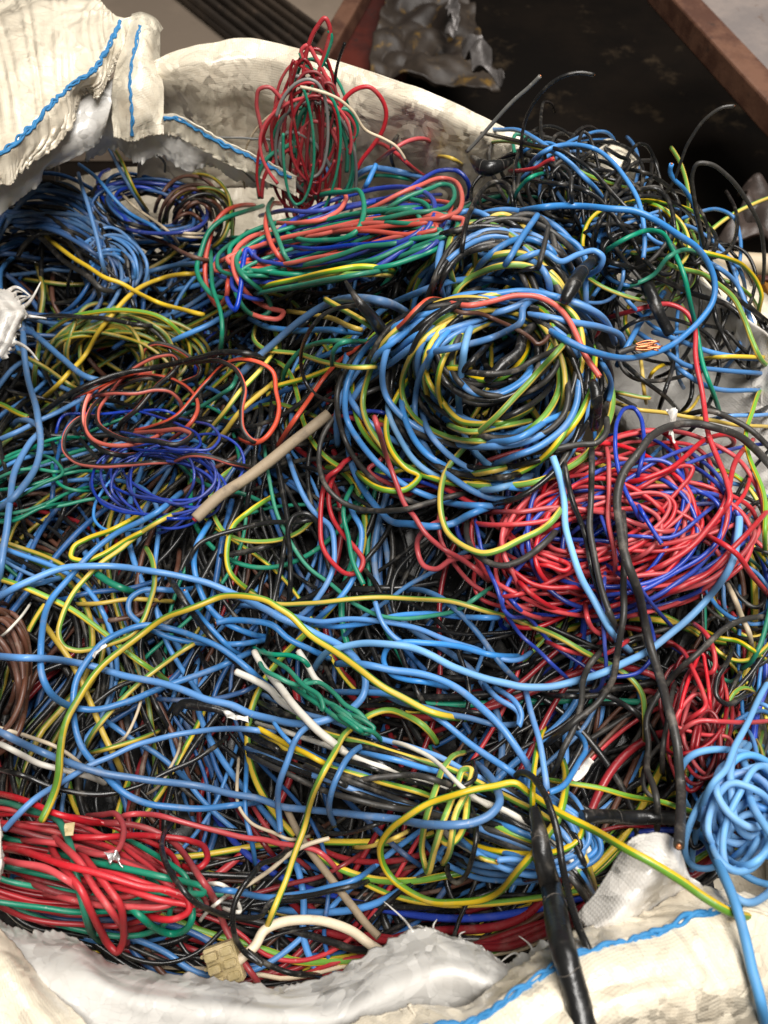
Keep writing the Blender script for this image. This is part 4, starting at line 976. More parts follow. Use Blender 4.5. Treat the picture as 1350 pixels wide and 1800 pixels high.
strands('green_knot', 'twisted green knot lying across the white wires', 4.0, [
    ('green', 10.5, '21:30,720 60,735 130,755 230,768 305,805 340,870 350,900'), ('green', 10.5, '21:45,745 60,830 150,880 250,915 350,900 430,950 480,1000 560,1050 590,1090 540,1080 430,1020 330,970 270,930 290,890 370,910'),
    ('green', 10.5, '21:200,900 300,970 400,1030 500,1100 600,1150 632,1130 590,1090 500,1050 420,1000'), ('green', 10.5, '21:350,980 450,1060 560,1130 620,1150 680,1210'),
    ('green', 10.5, '21:70,745 120,790 200,850 280,930 370,1000 382,1050 340,1000 280,930'), ('green', 10.5, '21:390,1010 470,1090 540,1140 600,1155')], cat='wire knot')
# bundle running under the hooked blue wire
bl = []
for i, c in enumerate(['black', 'blue', 'black', 'yg', 'black', 'blue', 'black', 'white', 'black', 'blue', 'yg', 'black', 'dusty', 'blue', 'black', 'dusty']):
    o = (i - 8) * 8.5; j = rng.normal(size=6) * 5
    bl.append((c, 13, np.array([(440 - o * .3 + j[0] * 3, 1275 + o * .9), (540 + j[1], 1315 + o + j[2]), (660 + j[3], 1355 + o), (780, 1395 + o * .9 + j[4]), (900, 1445 + o * .8 + j[5]), (1000 + j[0], 1510 + o * .6), (1045, 1580 + o * .3)])))
strands('cable_bundle', 'bundle of black, blue, striped and white wires running below the green knot', 1.1, bl)

coil('black_loops', 'loose black, blue and striped loops heaped behind the upper coil turns', (1000, 330), (130, 72), 20, 46, {'black': 5, 'dusty': 3, 'blue': 2.2, 'yg': 1.4, 'green': .5}, 8.5, .6, (.3, 1.1), .3, (120, 300), .15, cap=.05, rj=40, sb=(.3, 1.1), cat='wire tangle')
coil('black_loops', 'sparse black and blue loops hanging before the white side wall', (1190, 560), (150, 170), 35, 17, {'black': 5.5, 'blue': 2.8, 'yg': 1.4, 'dusty': 1}, 9, .7, (.4, 1.1), .25, (100, 240), .12, cap=.05, rj=30, sb=(.4, 1.1), cat='wire tangle')
# ================================================================== single wires, lowest first
# ---- rear left
W('blue', 8.5, 2, 'thin straight blue wire leaning out of the dusty blue coil', '00:400,860 420,960 450,1080 480,1180 510,1300 530,1400', 1, lift=15)
W('greyblue', 8, 2, 'dusty blue wire leaning on the rear liner, parallel to a striped one', '00:510,700 560,780 620,880 660,960 720,1050 760,1100', lift=10)
W('ygd', 7, 2, 'dull striped wire leaning on the rear liner', '00:545,700 590,790 640,900 690,990 740,1060', lift=10)
W('blue', 8, 2, 'blue wire with its end above the navy coil', '00:390,815 470,890 560,980 650,1060 760,1130 840,1200', 1, lift=8)
W('yellow', 9.5, 2.2, 'bright yellow wire across the dusty blue coil', '00:185,1080 230,1160 320,1240 420,1310 520,1370 | 10:590,155 700,220 800,270 920,300 1010,320', 1)
W('dusty', 11, 2.1, 'dusty black wire beside the bright yellow wire', '00:100,1105 200,1170 300,1260 420,1340 520,1420 | 10:620,180')
W('cream', 6.5, 2.2, 'thin cream wire across the navy coil', '00:560,930 650,1010 760,1080 850,1160 890,1210')
W('cream', 6.5, 2.2, 'thin cream wire lying level across the brown coil', '00:640,1095 750,1130 900,1140 1010,1135')
W('cream', 6, 2.2, 'thin cream wire just below the level cream wire', '00:690,1125 850,1160 1010,1185')
W('brown', 9, 2.2, 'brown wire below the two level cream wires', '00:680,1140 800,1200 950,1265 1050,1290')
W('grey', 5, 3, 'bare grey wire bent over the rear stitching', '00:1260,900 1150,790 1065,705 1050,692 1065,683 1120,681 1250,686 1350,700 1400,760', st='a', y=YS + .03)
W('black', 5, 2.5, 'short black curl against the rear liner', '00:815,850 812,800 775,765', st='a', y=YS + .0)
W('cream', 5, 2.5, 'pale string hanging over the rear hem', '00:1210,930 1200,800 1230,700 1290,610 1380,540', st='a', y=YS + .035)
# ---- left middle
W('greyblue', 11, 1.5, 'dusty blue wire rising across the yellow-green coil', '10:480,270 560,190 680,120 800,85 950,70 1080,70')
W('yellow', 9.5, 1.6, 'yellow wire curving down beside the dusty blue arc', '10:180,755 300,640 430,490 520,360 600,260 700,180 800,140 900,122 1000,120')
W('yg', 9.5, 1.6, 'yellow-green arc over the sunken yellow-green coil', '10:230,410 350,330 480,295 620,285 740,310 840,360 895,420 905,480')
W('black', 10, 1.7, 'black wire crossing above the sunken yellow-green coil', '10:90,335 250,320 420,330 600,350 750,375 830,380')
W('greyblue', 13, 1.8, 'dusty blue diagonal wire below the torn scrap', '10:130,360 220,430 320,520 400,590 500,640')
W('blue', 12, 1.4, 'blue wire running up toward the red, green and blue hank', '10:830,460 950,400 1060,350 1160,280 1200,180 1220,60')
W('green', 9.5, 1.9, 'green wire bending past the salmon loops', '10:1170,600 1160,650 1100,710 1000,770 900,820')
W('yg', 11, 1.9, 'yellow wire slanting behind the salmon loop', '10:1000,960 1080,830 1180,700 1280,590 1360,480')
W('yellow', 11, 1.9, 'second slanting yellow wire behind the salmon loop', '10:1000,1000 1120,880 1250,740 1360,640')
W('black', 12, 2.6, 'long black wire sweeping diagonally over the salmon loops', '10:100,850 200,800 350,715 450,670 550,630 700,590 850,560 1000,530 1150,510 1250,520 1350,560')
W('blue', 12, 2.3, 'blue wire slanting up from the photo edge to the navy coil', '10:-60,960 0,940 100,900 200,840 300,790 400,740 480,700')
W('greyblue', 14, 2.7, 'dusty blue wire hanging down below the torn scrap', '10:118,350 120,500 140,650 180,800 195,950 170,1080 100,1180 0,1270 -60,1300')
W('blue', 15, 2.6, 'blue wire running down the photo edge beside its dusty twin', '10:60,870 100,830 160,840 190,870 140,950 80,1080 50,1250 35,1330 | 20:30,60 15,200 0,350 -20,450')
W('yg', 11, 1.2, 'short yellow-green wire entering from the photo edge', '10:-60,740 20,760 80,790 130,810', 2)
W('ygd', 10, 1.2, 'dull green wire slanting below the torn scrap', '10:80,500 180,570 280,640 380,690')
# ---- centre left
W('tan', 25, 3.0, 'thick tan cable lying diagonally with a red core showing', '11:400,810 250,930 100,1050 0,1125 | 10:1200,1120 1080,1220 965,1325', 2, stiff=60, jit=.3, cat='cable')
W('twin', 12.5, 3.4, 'two-core salmon and black wire rising from tan cable to big coil', '11:150,970 200,880 300,740 400,610 500,520 600,460 700,410 770,350 830,290 900,245 960,250')
W('salmon', 11.5, 3.5, 'salmon wire arching over the big coil, cut end at its side', '11:950,250 1080,275 1200,260 1350,230 | 12:120,230 220,230 300,270 360,340 410,430 450,530 520,635', 2)
W('brown', 9, 3.5, 'black core split from the salmon wire with hooked copper end', '11:950,245 1040,300 1150,310 1250,350 1350,400 | 12:190,450 210,470 245,455 265,425', 2)
W('dusty', 12, 3.6, 'cut black wire pointing away from the big coil', '11:465,497 600,505 750,540 900,580 1050,600 1200,610 1350,590 | 12:200,545 330,470 430,380', 1)
W('blue', 14, 3.3, 'cut blue wire lying over the big coil', '11:655,495 750,515 880,510 1000,490 1150,450 1280,390 1350,350 | 12:140,290 230,250', 1)
W('black', 9, 2.4, 'black loop hanging between striped wires beside the big coil', '11:640,690 500,720 420,740 350,710 290,640 265,560 275,460 330,370 400,310 500,275 600,270 700,290')
W('greyblue', 16, 2.0, 'wide blue arc from salmon loop to big coil', '11:-60,640 0,580 80,500 200,390 350,290 450,255 550,240 680,260 780,310')
W('yg', 11, 1.8, 'striped wire hanging in a shallow curve under the black loop', '11:40,360 30,430 80,480 150,500 250,520 350,550 480,570 630,575')
W('green', 10, 1.9, 'green wire curved beside the wide blue arc', '11:170,670 190,580 260,500 380,450 500,435 600,445')
W('green', 10, 2.0, 'small green hook under the salmon and black wire', '11:430,560 440,500 480,465 540,460')
W('yellow', 11, 1.6, 'yellow wire drooping across the tangle below the flat hank', '11:190,310 300,320 400,350 500,390 560,400')
W('yg', 11.5, 2.1, 'striped wire running out from under the flat hank', '11:60,190 200,150 350,115 500,95 640,90 720,100')
W('green', 10, 2.1, 'green wire alongside the striped wire under the flat hank', '11:40,215 180,190 350,150 550,110 720,85')
W('yg', 11.5, 2.0, 'lower striped wire under the flat hank', '11:250,180 400,130 550,120 700,125')
W('blue', 13, 1.6, 'blue wire lying level under the wide blue arc', '11:0,340 80,380 200,390 350,395 480,405 560,410')
W('yg', 12, 2.2, 'cut striped stub beside the taped joint', '11:385,245 450,280 540,330 620,370', 1)
# taped joint
def taped(label, path, wpx, layer, prof, lift=6, rings=9, name='taped_joint'):
    def go():
        P, r = lay(P_(path), wpx, lift=lift * .001, stiff=14, jit=.8, cap=.12, over=True, dive=0); stamp(P, r)
        n = len(P); t = np.linspace(0, 1, n); tp = np.interp(t, np.linspace(0, 1, len(prof)), prof)
        saw = (t * rings) % 1.0
        rr = r * tp * (1 + .02 * saw * (saw < .93) + wob(n, 6, .03))
        c = P.mean(axis=0); me = mesh_from(name, [(*tube_arrays(P - c, rr, 16), 0, 16)], [MATS['tape']])
        o = bpy.data.objects.new(name, me); COL.objects.link(o); o.location = c; tag(o, label, 'taped cable')
        for k in (range(1, rings, 2) if name == 'taped_cable' else (3, 6)):
            i = int((k + rng.uniform(-.4, .4)) / rings * (n - 1)); T = P[min(i + 1, n - 1)] - P[max(i - 1, 0)]; T /= np.linalg.norm(T)
            a = np.cross(T, (0, 0, 1)); a /= np.linalg.norm(a); b = np.cross(T, a); q = []
            for s in np.linspace(-.3, 6.6, 26):
                q.append(P[i] - c + (a * math.cos(s) + b * math.sin(s)) * rr[i] * 1.0 + T * ((s / 6.28 - .5) * .9 + .12 * math.sin(s * 3 + k)) * rr[i])
            link('tape_edge', mesh_from('tape_edge', [(*tube_arrays(np.array(q), r * .035, 4), 0, 4)], [MATS['tape_glue']])).parent = o
    QUEUE.append((layer, len(QUEUE), go))
taped('black taped joint pointing up, pinned between salmon wire and big coil', '11:488,155 540,230 600,310 660,390 740,470', 24, 2.6, [.3, .55, .9, 1.1, 1.0, .8])
taped('black taped splice inside the hollow of the big coil', '11:1180,640 1260,560 1340,490 | 12:130,440 200,370', 24, 2.9, [.7, 1.1, 1.1, 1.0, .7])
taped('shiny black tape round the upper turns of the big coil', '12:340,240 380,160 430,90 490,40', 26, 3.4, [.8, 1.1, 1.0, .8])
taped('long black taped splice beside the big coil', '12:690,20 740,130 780,230 820,330 860,410', 25, 3.5, [.8, 1.1, 1.0, .9, .9])
taped('lumpy black tape knot on the rear of the heap', '01:1120,790 1180,840 1230,830 1300,800', 28, 3.4, [.5, 1.1, 1.2, .9, .5])
taped('black taped cable end beside the big coil with cut cores', '12:485,650 505,720 505,800 500,880', 20, 3.5, [.8, 1.1, 1.0, .9])
taped('flat black taped cable lying behind the white flap', '32:430,330 560,325 700,335 850,330 1000,350', 30, 2.0, [1, 1.05, 1.1, 1.0, .9])
taped('torn black taped stub below the blue loop', '20:860,1050 900,1000 960,1005 1060,1025 1150,1060 1230,1085', 20, 2.8, [.7, 1.2, 1.1, .9, .6])
taped('thick black taped cable running out over the front hem', '32:190,290 215,400 250,560 290,740 320,900 360,1080 400,1220 440,1380', 46, 4.6, [.55, .85, .95, 1, 1, 1.02, 1.05], lift=2, rings=7, name='taped_cable')
# ---- centre
W('red', 11, 2.6, 'red loop hanging below the tan cable with cut green wire', '11:490,1030 470,1060 400,1120 365,1230 360,1330 | 21:358,100 380,230 430,310 510,365 560,350 578,300 540,240 470,160 420,80 405,0 | 11:405,1250 440,1120 480,1060 540,1010')
W('green', 11, 2.8, 'cut green wire crossing the hanging red loop', '11:520,1170 480,1260 475,1340 | 21:475,100 490,180 520,290 565,412', 2)
W('blue', 12.5, 2.5, 'blue wire curving down behind the hanging red loop', '11:200,1000 250,1150 330,1300 | 21:400,130 425,250 410,370 350,480 250,580 180,630')
W('blue', 12.5, 2.4, 'blue wire bending down outside the hanging red loop', '11:500,1200 530,1300 | 21:545,60 570,140 560,250 540,360 480,460 380,560 300,620')
W('green', 9.5, 2.3, 'long thin green wire dropping from tan cable to crossing blues', '11:90,960 100,1100 130,1240 | 21:130,20 170,120 230,240 320,350 430,440 530,510 640,560 780,585 900,575 1030,540 1200,420')
W('yg', 12, 2.7, 'long striped wire lying level through the middle of the heap', '20:1200,430 1350,500 | 21:150,505 300,510 500,490 700,475 900,485 1050,510 1200,550 1330,590 | 22:150,610 300,680 430,750 560,810 660,870 730,960 745,1060 740,1180')
W('black', 11, 2.6, 'black wire running level beneath the tan cable', '20:940,390 935,300 980,215 1080,165 1200,130 1350,110 | 21:250,100 330,88 400,80')
W('black', 11.5, 2.9, 'black wire bent into a narrow hairpin below the tan cable', '21:205,560 215,400 205,250 200,130 230,80 290,70 340,110 360,200')
W('black', 11, 2.8, 'black wire hanging straight beside the narrow hairpin', '21:100,740 125,580 150,420 180,260 205,120')
W('greyblue', 13, 2.6, 'dusty blue wire curving down toward the pale blue ring', '21:760,440 880,445 960,480 1040,550 1130,650 1200,740 1280,830 1350,910')
W('blue', 12, 2.9, 'cut blue stub standing in the crossing blues', '21:640,480 680,570 730,640 800,690 860,740', 1)
W('blue', 12, 2.2, 'blue wire running level above the blue stub base', '21:-60,520 120,540 360,600 500,590 700,600 820,630 950,680 1100,730 1350,770 | 22:60,770 180,740')
W('blue', 12, 2.0, 'blue wire lying level under the long striped wire', '21:300,600 450,620 600,605 750,560 900,550 1050,560 1250,575')
W('lightblue', 16, 3.6, 'pale blue ring swinging round the red coil and back', '21:330,830 400,745 500,720 620,708 780,715 900,760 1050,830 1180,880 1300,905 | 22:0,895 120,915 250,918 400,890 550,850 700,780 850,680 950,600 1050,490 1130,370 1190,230 1215,80 1200,0')
W('blue', 13, 3.0, 'narrow blue loop folded beside the pale blue ring', '21:1350,770 1200,760 1050,720 900,700 760,705 690,740 670,800 710,860 790,890 900,905 1000,925')
W('blue', 17, 3.5, 'thick blue wire sweeping down into the taped cable', '21:440,800 550,800 700,830 850,855 980,900 1100,970 1200,1060 1300,1190 | 22:120,1250 170,1340 | 32:130,60 180,180 205,300')
W('blue', 15, 2.9, 'blue wire running from green knot down toward the taped cable', '21:420,945 600,950 750,980 880,1040 1000,1120 1150,1230 1300,1340 | 31:1320,110 1400,180')
W('greyblue', 13, 2.3, 'dusty blue wire lying level beside the striped arch', '21:560,900 700,970 850,1020 1000,1060 1200,1100 1350,1110')
W('blue', 13, 2.6, 'blue wire bending under the pale blue ring toward taped cable', '21:1150,900 1230,970 1350,1060 | 22:120,1110 130,1060 100,990 0,920')
W('lightblue', 15, 3.7, 'light blue cut wire dropping from big coil through red coil', '12:295,1020 320,1100 345,1250 | 22:322,30 345,130 380,260 430,380 480,470 530,570 600,680 670,750', 1)
# ---- lower left
W('blue', 14, 2.6, 'blue wire forming a big open hook left of the yellow arch', '20:900,-40 700,95 560,180 420,290 330,400 255,500 212,620 200,750 213,870 260,960 340,1015 470,1037 620,1000 780,935 960,865 1150,785 1250,740')
W('blue', 15.5, 3.0, 'long blue wire arching from photo edge round the green knot', '20:-60,520 0,480 120,410 250,350 400,325 560,325 720,345 900,380 1080,430 1220,490 1340,550 | 21:150,575 300,640 450,710 540,790 585,880 580,960 530,1020 420,1070 280,1095 120,1070 0,1045 | 20:1150,1010 1000,965 800,905 600,850 420,810 250,785 100,775 -60,768', lift=6)
W('blue', 13, 2.5, 'short blue wire lying against the long blue arch', '20:-60,490 60,455 200,410 330,370')
W('blue', 13, 2.4, 'blue wire in a flat hairpin under the yellow arch', '20:960,440 870,450 760,445 680,460 630,500 630,550 680,600 780,650 900,685 1050,710 1200,705 1320,690')
W('blue', 14, 2.8, 'blue wire with cut end beside the black cut wire', '20:1080,612 1150,598 1250,600 1350,625 | 21:200,690 300,735 400,775', 1)
W('blue', 14, 3.2, 'blue wire looping under the yellow arch with white paint specks', '20:1350,930 1250,860 1150,780 1050,710 940,660 830,630 720,620 620,640 520,690 440,780 380,880 355,1000 365,1120 400,1220 460,1300 | 30:440,60 520,130 600,200 700,250 850,275 1000,280 1150,270 1300,250')
W('yg', 15, 4.2, 'yellow striped wire in a high arch with a free cut end', '30:200,345 250,250 290,120 300,10 | 20:315,1150 345,1050 390,970 480,850 600,740 720,660 860,570 1000,505 1130,470 1230,475 1330,505 | 21:140,530 220,580 320,670 440,750 560,840 680,930 780,980 900,1035 1080,1085', 1, lift=14, turn=.09)
W('blue', 16, 3.6, 'thick blue wire sweeping low and hooking round near the taped cable', '20:-60,1100 0,1140 120,1210 300,1280 420,1320 | 30:450,90 600,125 700,140 850,150 1000,170 1150,205 1300,240 | 31:150,265 300,285 450,300 600,315 750,340 900,365 1020,370 1120,360 1200,320 1245,250 1230,180 1180,100 1140,60')
W('blue', 13, 3.4, 'blue wire crossing down to the red hank with bare white tip', '21:140,1140 0,1130 | 20:1200,1128 1000,1135 830,1160 650,1210 500,1275 | 30:380,110 280,170 180,240 90,320 20,395', 2)
W('yg', 13, 2.5, 'striped wire slanting from photo edge under the yellow arch', '20:-40,375 80,410 180,450 280,500 400,570 520,660 640,760 760,850 830,900')
W('yg', 12, 2.7, 'striped wire curled in a teardrop under the long blue arch', '20:900,40 720,150 600,240 500,310 430,380 350,480 300,580 285,660 310,720 370,745 460,735 560,700 640,660 700,590 740,500 765,420 770,330 760,280 730,230')
W('yellow', 10, 2.3, 'yellow wire lying level inside the striped teardrop', '20:340,510 450,500 600,490 750,490 850,495')
W('yg', 12, 2.5, 'striped wire slanting up below the blue hook', '20:410,1220 450,1150 520,1070 600,980 680,900 770,830 860,770 950,710 1040,640')
W('yellow', 13, 1.8, 'dull yellow wire falling deep inside the blue hook', '20:200,600 300,720 370,850 430,980 500,1120 560,1260 600,1350')
W('yg', 10, 1.9, 'thin striped wire near the dark taped stub', '20:430,1250 560,1210 680,1170 790,1130')
W('green', 17, 2.2, 'thick green cable stub under the long blue arch', '20:480,365 560,410 680,450', 1, cat='cable')
W('black', 14, 3.1, 'black cut wire pointing up beside a cut blue wire', '20:832,383 890,480 980,600 1080,710 1180,800 1280,900 1350,960 | 21:200,1030', 1)
W('blue', 12, 3.0, 'cut blue wire lying against the black cut wire', '20:918,445 980,560 1050,640 1130,720 1200,780', 1)
W('blue', 13, 2.2, 'blue wire bending down past the black cut wire', '20:1030,100 970,200 960,310 980,430 1030,530 1100,600 1200,640 1310,660')
W('yg', 12, 2.4, 'striped wire hanging in a bend below the tan cable', '20:1350,0 1230,60 1150,130 1120,210 1120,300 1150,380 1210,440 1260,465')
W('yg', 12, 2.3, 'striped wire hairpin above the long blue arch', '20:700,60 560,140 430,195 360,240 350,280 400,295 500,270 640,190 800,90')
W('cream', 7, 2.2, 'thin cream wire curving down under the blue hook', '20:715,890 700,1000 660,1100 600,1190 540,1230')
W('cream', 7, 2.2, 'thin cream wire near the black curve over the red hank', '20:890,1160 880,1250 850,1320 | 30:800,160 720,220')
W('cream', 9, 2.6, 'cream wire entering at photo edge above the thick blue sweep', '20:-60,1100 0,1120 150,1170 300,1220 400,1280 | 30:470,110')
W('white', 13, 2.9, 'off-white wire beside the thick blue sweep at photo edge', '20:-60,1180 0,1200 100,1250 200,1300 330,1340 | 30:480,150 520,170')
W('white', 6, 2.5, 'kinked thin white wire tip at the photo edge', '20:0,690 60,640 120,580 160,500')
W('black', 12, 2.8, 'black wire curving above the red hank', '20:1130,1160 1050,1220 950,1290 850,1335 | 30:680,170 540,205 400,205 250,180 100,120 -40,80')
W('black', 12, 3.3, 'black wire hooked over the red hank end', '30:850,360 815,400 800,450 805,520 830,590 890,680 960,750 1050,790 1180,815 1300,800 | 31:100,760 250,720 400,690 560,650 650,610')
W('black', 13, 3.4, 'black wire ring near the cream cable with pale tip', '31:250,400 150,520 60,560 | 30:1250,600 1180,690 1150,800 1170,920 1230,1000 1300,1050 | 31:0,980 100,1050 200,1090 370,1120')
W('red', 12, 3.0, 'long red wire leaving the hank and dipping into the dark', '30:560,350 600,325 750,315 900,340 1050,390 1200,430 1330,440 | 31:150,450 270,465 350,490 420,560 470,640')
W('cream', 22, 3.2, 'thick cream cable bowed along the front rim', '30:1080,1140 1180,1030 1260,960 | 31:80,890 180,840 300,830 420,850 520,890 600,950 700,1020', cat='cable', jit=.6, stiff=16)
W('tan', 17, 2.4, 'straight beige cable falling into the dark hollow', '31:190,285 250,400 330,520 420,640 520,770 600,870 650,920', cat='cable', stiff=60, jit=.3)
W('cream', 10, 3.3, 'thin cream wire crossing the striped wire near the front', '31:-100,720 0,670 100,600 200,520 300,460 400,430', 2)
W('cream', 8, 2.9, 'thin cream wire hanging from above the red hank', '30:1170,40 1165,150 1180,280 1230,350 1350,400 | 31:200,430 320,420')
W('blue', 11, 2.3, 'blue wire hanging straight behind the thick blue sweep', '30:1220,20 1210,150 1220,300 1240,420 1260,560')
W('blue', 13, 2.5, 'blue wire lying level near the cream cable', '30:1040,690 1150,690 1350,720 | 31:200,715 320,700 450,660 560,620 660,560')
W('white', 9, 2.4, 'bent white wire below the hooked black wire', '30:1020,665 1090,665 1140,690 1190,790 1100,770')
W('white', 9, 2.5, 'short white wire stub below the hooked black wire', '30:1000,830 1060,780 1140,720', 1)
# ---- lower middle
W('white', 16, 3.95, 'upper white cut wire beside the green knot', '21:35,738 100,850 190,960 280,1060 360,1150 450,1230 510,1270', 1)
W('white', 16, 3.9, 'lower white cut wire beside the green knot', '20:1168,840 1260,900 1340,950 | 21:150,990 250,1060 330,1130 400,1210', 1)
W('white', 14, 3.9, 'crumpled white wire stub behind the green knot', '21:245,735 290,800 320,860 360,900 410,935', 1)
W('white', 10, 2.9, 'white wire curving away from the green knot tail', '21:640,1190 740,1190 850,1240 950,1310 | 31:1000,120 1100,220 1250,320')
W('blue', 13, 4.0, 'cut blue wire standing across the thick blue sweep', '31:158,395 158,260 170,140 205,40 | 21:300,1115 370,1085', 1)
W('blue', 13, 3.8, 'blue wire with peeled white tape hanging from the green knot', '31:440,370 415,290 420,220 450,130 500,50 | 21:570,1230 650,1190')
W('yg', 14, 3.9, 'striped wire arching over and running down past the cream cable', '31:85,890 150,740 200,620 250,470 290,350 330,230 380,110 440,-10 | 21:470,1160 540,1100 620,1060 710,1045 790,1070 860,1110 910,1160 940,1205')
W('yellow', 12, 3.2, 'yellow cut stub on the bundle below the white wires', '21:58,1135 150,1190 250,1240 350,1290 450,1330', 1)
W('blue', 10, 3.3, 'short cut blue stub beside the yellow stub', '21:118,1080 150,1120 200,1175 260,1230', 1)
W('black', 12, 3.1, 'black cut stub below the yellow stub', '31:270,70 340,110 430,160 520,200', 1)
W('black', 15, 3.0, 'black cut stub beside the thick blue sweep', '20:1205,1135 1290,1190 1380,1230 | 21:160,1290', 1)
W('black', 11, 2.8, 'black wire in a low bow behind the striped arch', '31:320,320 400,400 500,410 600,390 700,350')
W('yellow', 10, 2.6, 'yellow wire under the hooked blue wire', '31:530,450 600,455 700,430 800,380')
W('dusty', 13, 3.0, 'dusty black wire lying along the bundle', '31:460,180 560,140 700,125 850,130 1000,170')
# ---- lower right
W('yg', 16, 4.4, 'bright striped wire looping round and trailing over the sack edge', '32:340,40 355,100 350,200 310,330 230,450 130,570 | 31:1250,680 1150,735 1030,755 900,740 790,690 710,620 670,540 665,460 710,380 800,310 920,250 1050,210 1200,175 1330,160 | 32:110,155 170,210 300,290 450,370 600,450 750,540 900,640 1050,740 1180,800 1270,820 1315,800', lift=4, over=True, turn=.12)
W('yg', 12, 3.4, 'striped wire lying level above the flat taped cable', '32:220,130 400,170 550,200 700,235 850,265 980,300')
W('blue', 14, 4.5, 'middle of three blue wires entering the taped cable', '22:150,900 180,1050 220,1200 240,1340 | 32:245,130 258,240')
W('blue', 12, 4.5, 'bent blue wire meeting the taped cable end', '22:380,1130 430,1170 440,1230 400,1300 | 32:370,110 320,180 265,215', 2)
W('yg', 12, 4.4, 'striped wire entering the taped cable with the blues', '22:240,1110 200,1200 185,1300 | 32:185,120 180,250 185,330')
W('black', 15, 4.8, 'black wire hooked over the top of the taped cable', '32:100,130 120,108 160,115 210,160 250,220 280,300 310,420 330,560 360,700 420,860 470,1000 510,1150 545,1380', 1, over=True)
W('blue', 13, 4.0, 'cut blue stub beside the taped cable', '32:15,550 120,560 220,590', 1)
W('yg', 10, 3.9, 'cut striped stub beside the cut blue stub', '31:1130,520 1190,540 1240,552', 2)
W('black', 12, 2.9, 'dusty black wire falling between red coil strands', '12:340,1000 355,1100 390,1250 | 22:400,30 430,120 460,250 490,400 550,560 620,700 660,760')
W('dusty', 13, 4.0, 'dusty black wire falling straight through the red coil', '12:480,980 475,1150 | 22:475,20 470,150 490,300 520,450 580,600 640,720')
W('dusty', 18, 4.3, 'thick dusty black cable looping high and dropping to the white flap', '12:1400,1110 1300,1000 1200,920 1100,880 980,855 870,870 780,920 720,990 640,1100 605,1230 | 22:615,20 620,150 650,300 690,420 730,560 770,720 820,900 860,1080 900,1230 | 32:905,60 920,180 920,300 910,470', 2, lift=4, cat='cable', over=True)
W('dusty', 14, 4.2, 'dusty black wire crossing the pale blue ring toward taped cable', '22:640,0 640,200 640,400 640,560 600,760 570,900 500,1010 400,1090 300,1160 250,1200')
W('dusty', 13, 4.1, 'dusty black wire arching down from the photo edge', '22:1400,570 1200,610 1080,680 980,770 880,870 800,980 760,1080 760,1200 750,1340 | 32:770,150 810,380')
W('dusty', 14, 4.1, 'dusty black wire beside the taped cable end', '22:560,720 480,800 440,880 420,1000 390,1100 340,1220 300,1330 | 32:280,130')
W('black', 13, 3.6, 'black wire bowed under the pale blue ring', '22:220,950 330,960 450,970 560,970 640,1010 720,1080 760,1150')
W('black', 11, 3.7, 'black hook beside the dark red bundle', '22:1180,660 1150,780 1100,880 1100,950 1150,990 1220,960 1290,920')
W('dusty', 11, 3.0, 'dusty black wire beside the crinkled dark red bundle', '22:900,900 870,1020 840,1150 830,1340')
W('dusty', 13, 4.4, 'black wire looping below the striped bend of the big coil', '12:555,830 550,900 510,945 400,965 250,985 130,1015 | 11:1250,1070 1170,1160 1110,1270 1085,1370 | 21:1090,160 1120,250 1180,300 1260,325 1340,310 | 22:150,290 250,220 320,130')
W('dusty', 12, 4.0, 'wide black loop hanging off the big coil', '11:750,680 650,690 550,730 450,800 390,880 355,970 350,1060 380,1150 430,1210 510,1260 620,1290 750,1290 900,1250 1050,1210 1150,1205')
W('yg', 13, 4.5, 'bright striped bend hanging off the big coil', '12:385,390 340,460 250,570 130,700 0,830 | 11:1150,890 1050,990 975,1110 945,1230 960,1340 | 21:985,160 1050,225 1150,258 1250,240 1340,200 | 22:230,140 310,60 360,0')
W('yg', 13, 3.6, 'striped ring around the lower edge of the big coil', '11:1100,580 900,600 800,650 730,740 690,840 700,940 740,1020 800,1080 860,1110 800,1170 700,1180 600,1150 540,1100')
W('blue', 15, 3.8, 'blue wire wrapped round the outer edge of the big coil', '11:700,540 600,610 530,700 490,830 490,950 520,1080 570,1180 640,1270 720,1340 | 21:800,120 900,140 1000,120 1100,70 1200,30')
W('lightblue', 15, 3.7, 'light blue wire crossing the upright turns of the big coil', '11:1110,350 1080,450 1060,600 1050,750 1070,880 1120,980 1200,1060 1300,1110 1400,1130')
W('black', 13, 3.6, 'black wire crossing down inside the big coil', '11:1200,450 1100,560 1020,650 970,760 950,880 970,1010 1020,1120 1100,1200 1200,1230')
W('red', 11, 3.9, 'red wire falling from big coil into red coil', '11:630,825 660,930 700,1050 740,1160 790,1260 | 21:820,60 880,160 960,230 1060,300 1190,400')
W('red', 11, 3.4, 'red loop dipping below the red coil', '21:1100,280 1000,300 930,345 870,330 835,260 840,190 880,140 980,90')
W('red', 10, 3.9, 'straight red wire hanging beside the light blue cut wire', '12:540,900 560,1050 570,1200 | 22:570,60 600,300 610,420')
W('navy', 9, 4.0, 'tall navy loop rising from the red coil', '22:690,0 750,100 835,220 | 22:835,222', 2)
W('navy', 9.5, 4.1, 'tall narrow navy loop in front of the dusty cable', '22:770,80 | 12:740,1340 690,1270 640,1170 610,1050 600,940 610,830 640,780 670,775 710,820 730,900 735,1000 710,1120 680,1200')
W('navy', 9, 3.3, 'navy wire falling from red coil toward the pale ring', '21:1120,60 1180,300 | 22:0,400 60,560 120,660 200,730 290,830 350,885')
W('navy', 9, 3.2, 'navy wire sweeping under the red coil', '22:20,420 100,510 200,600 290,700 400,790 500,850 620,862 720,840 785,760 770,620 720,500 640,400 500,290')
W('navy', 9, 3.8, 'navy wire crossing down through the red coil', '22:500,-20 540,120 590,240 660,340 740,460 800,540 880,640')
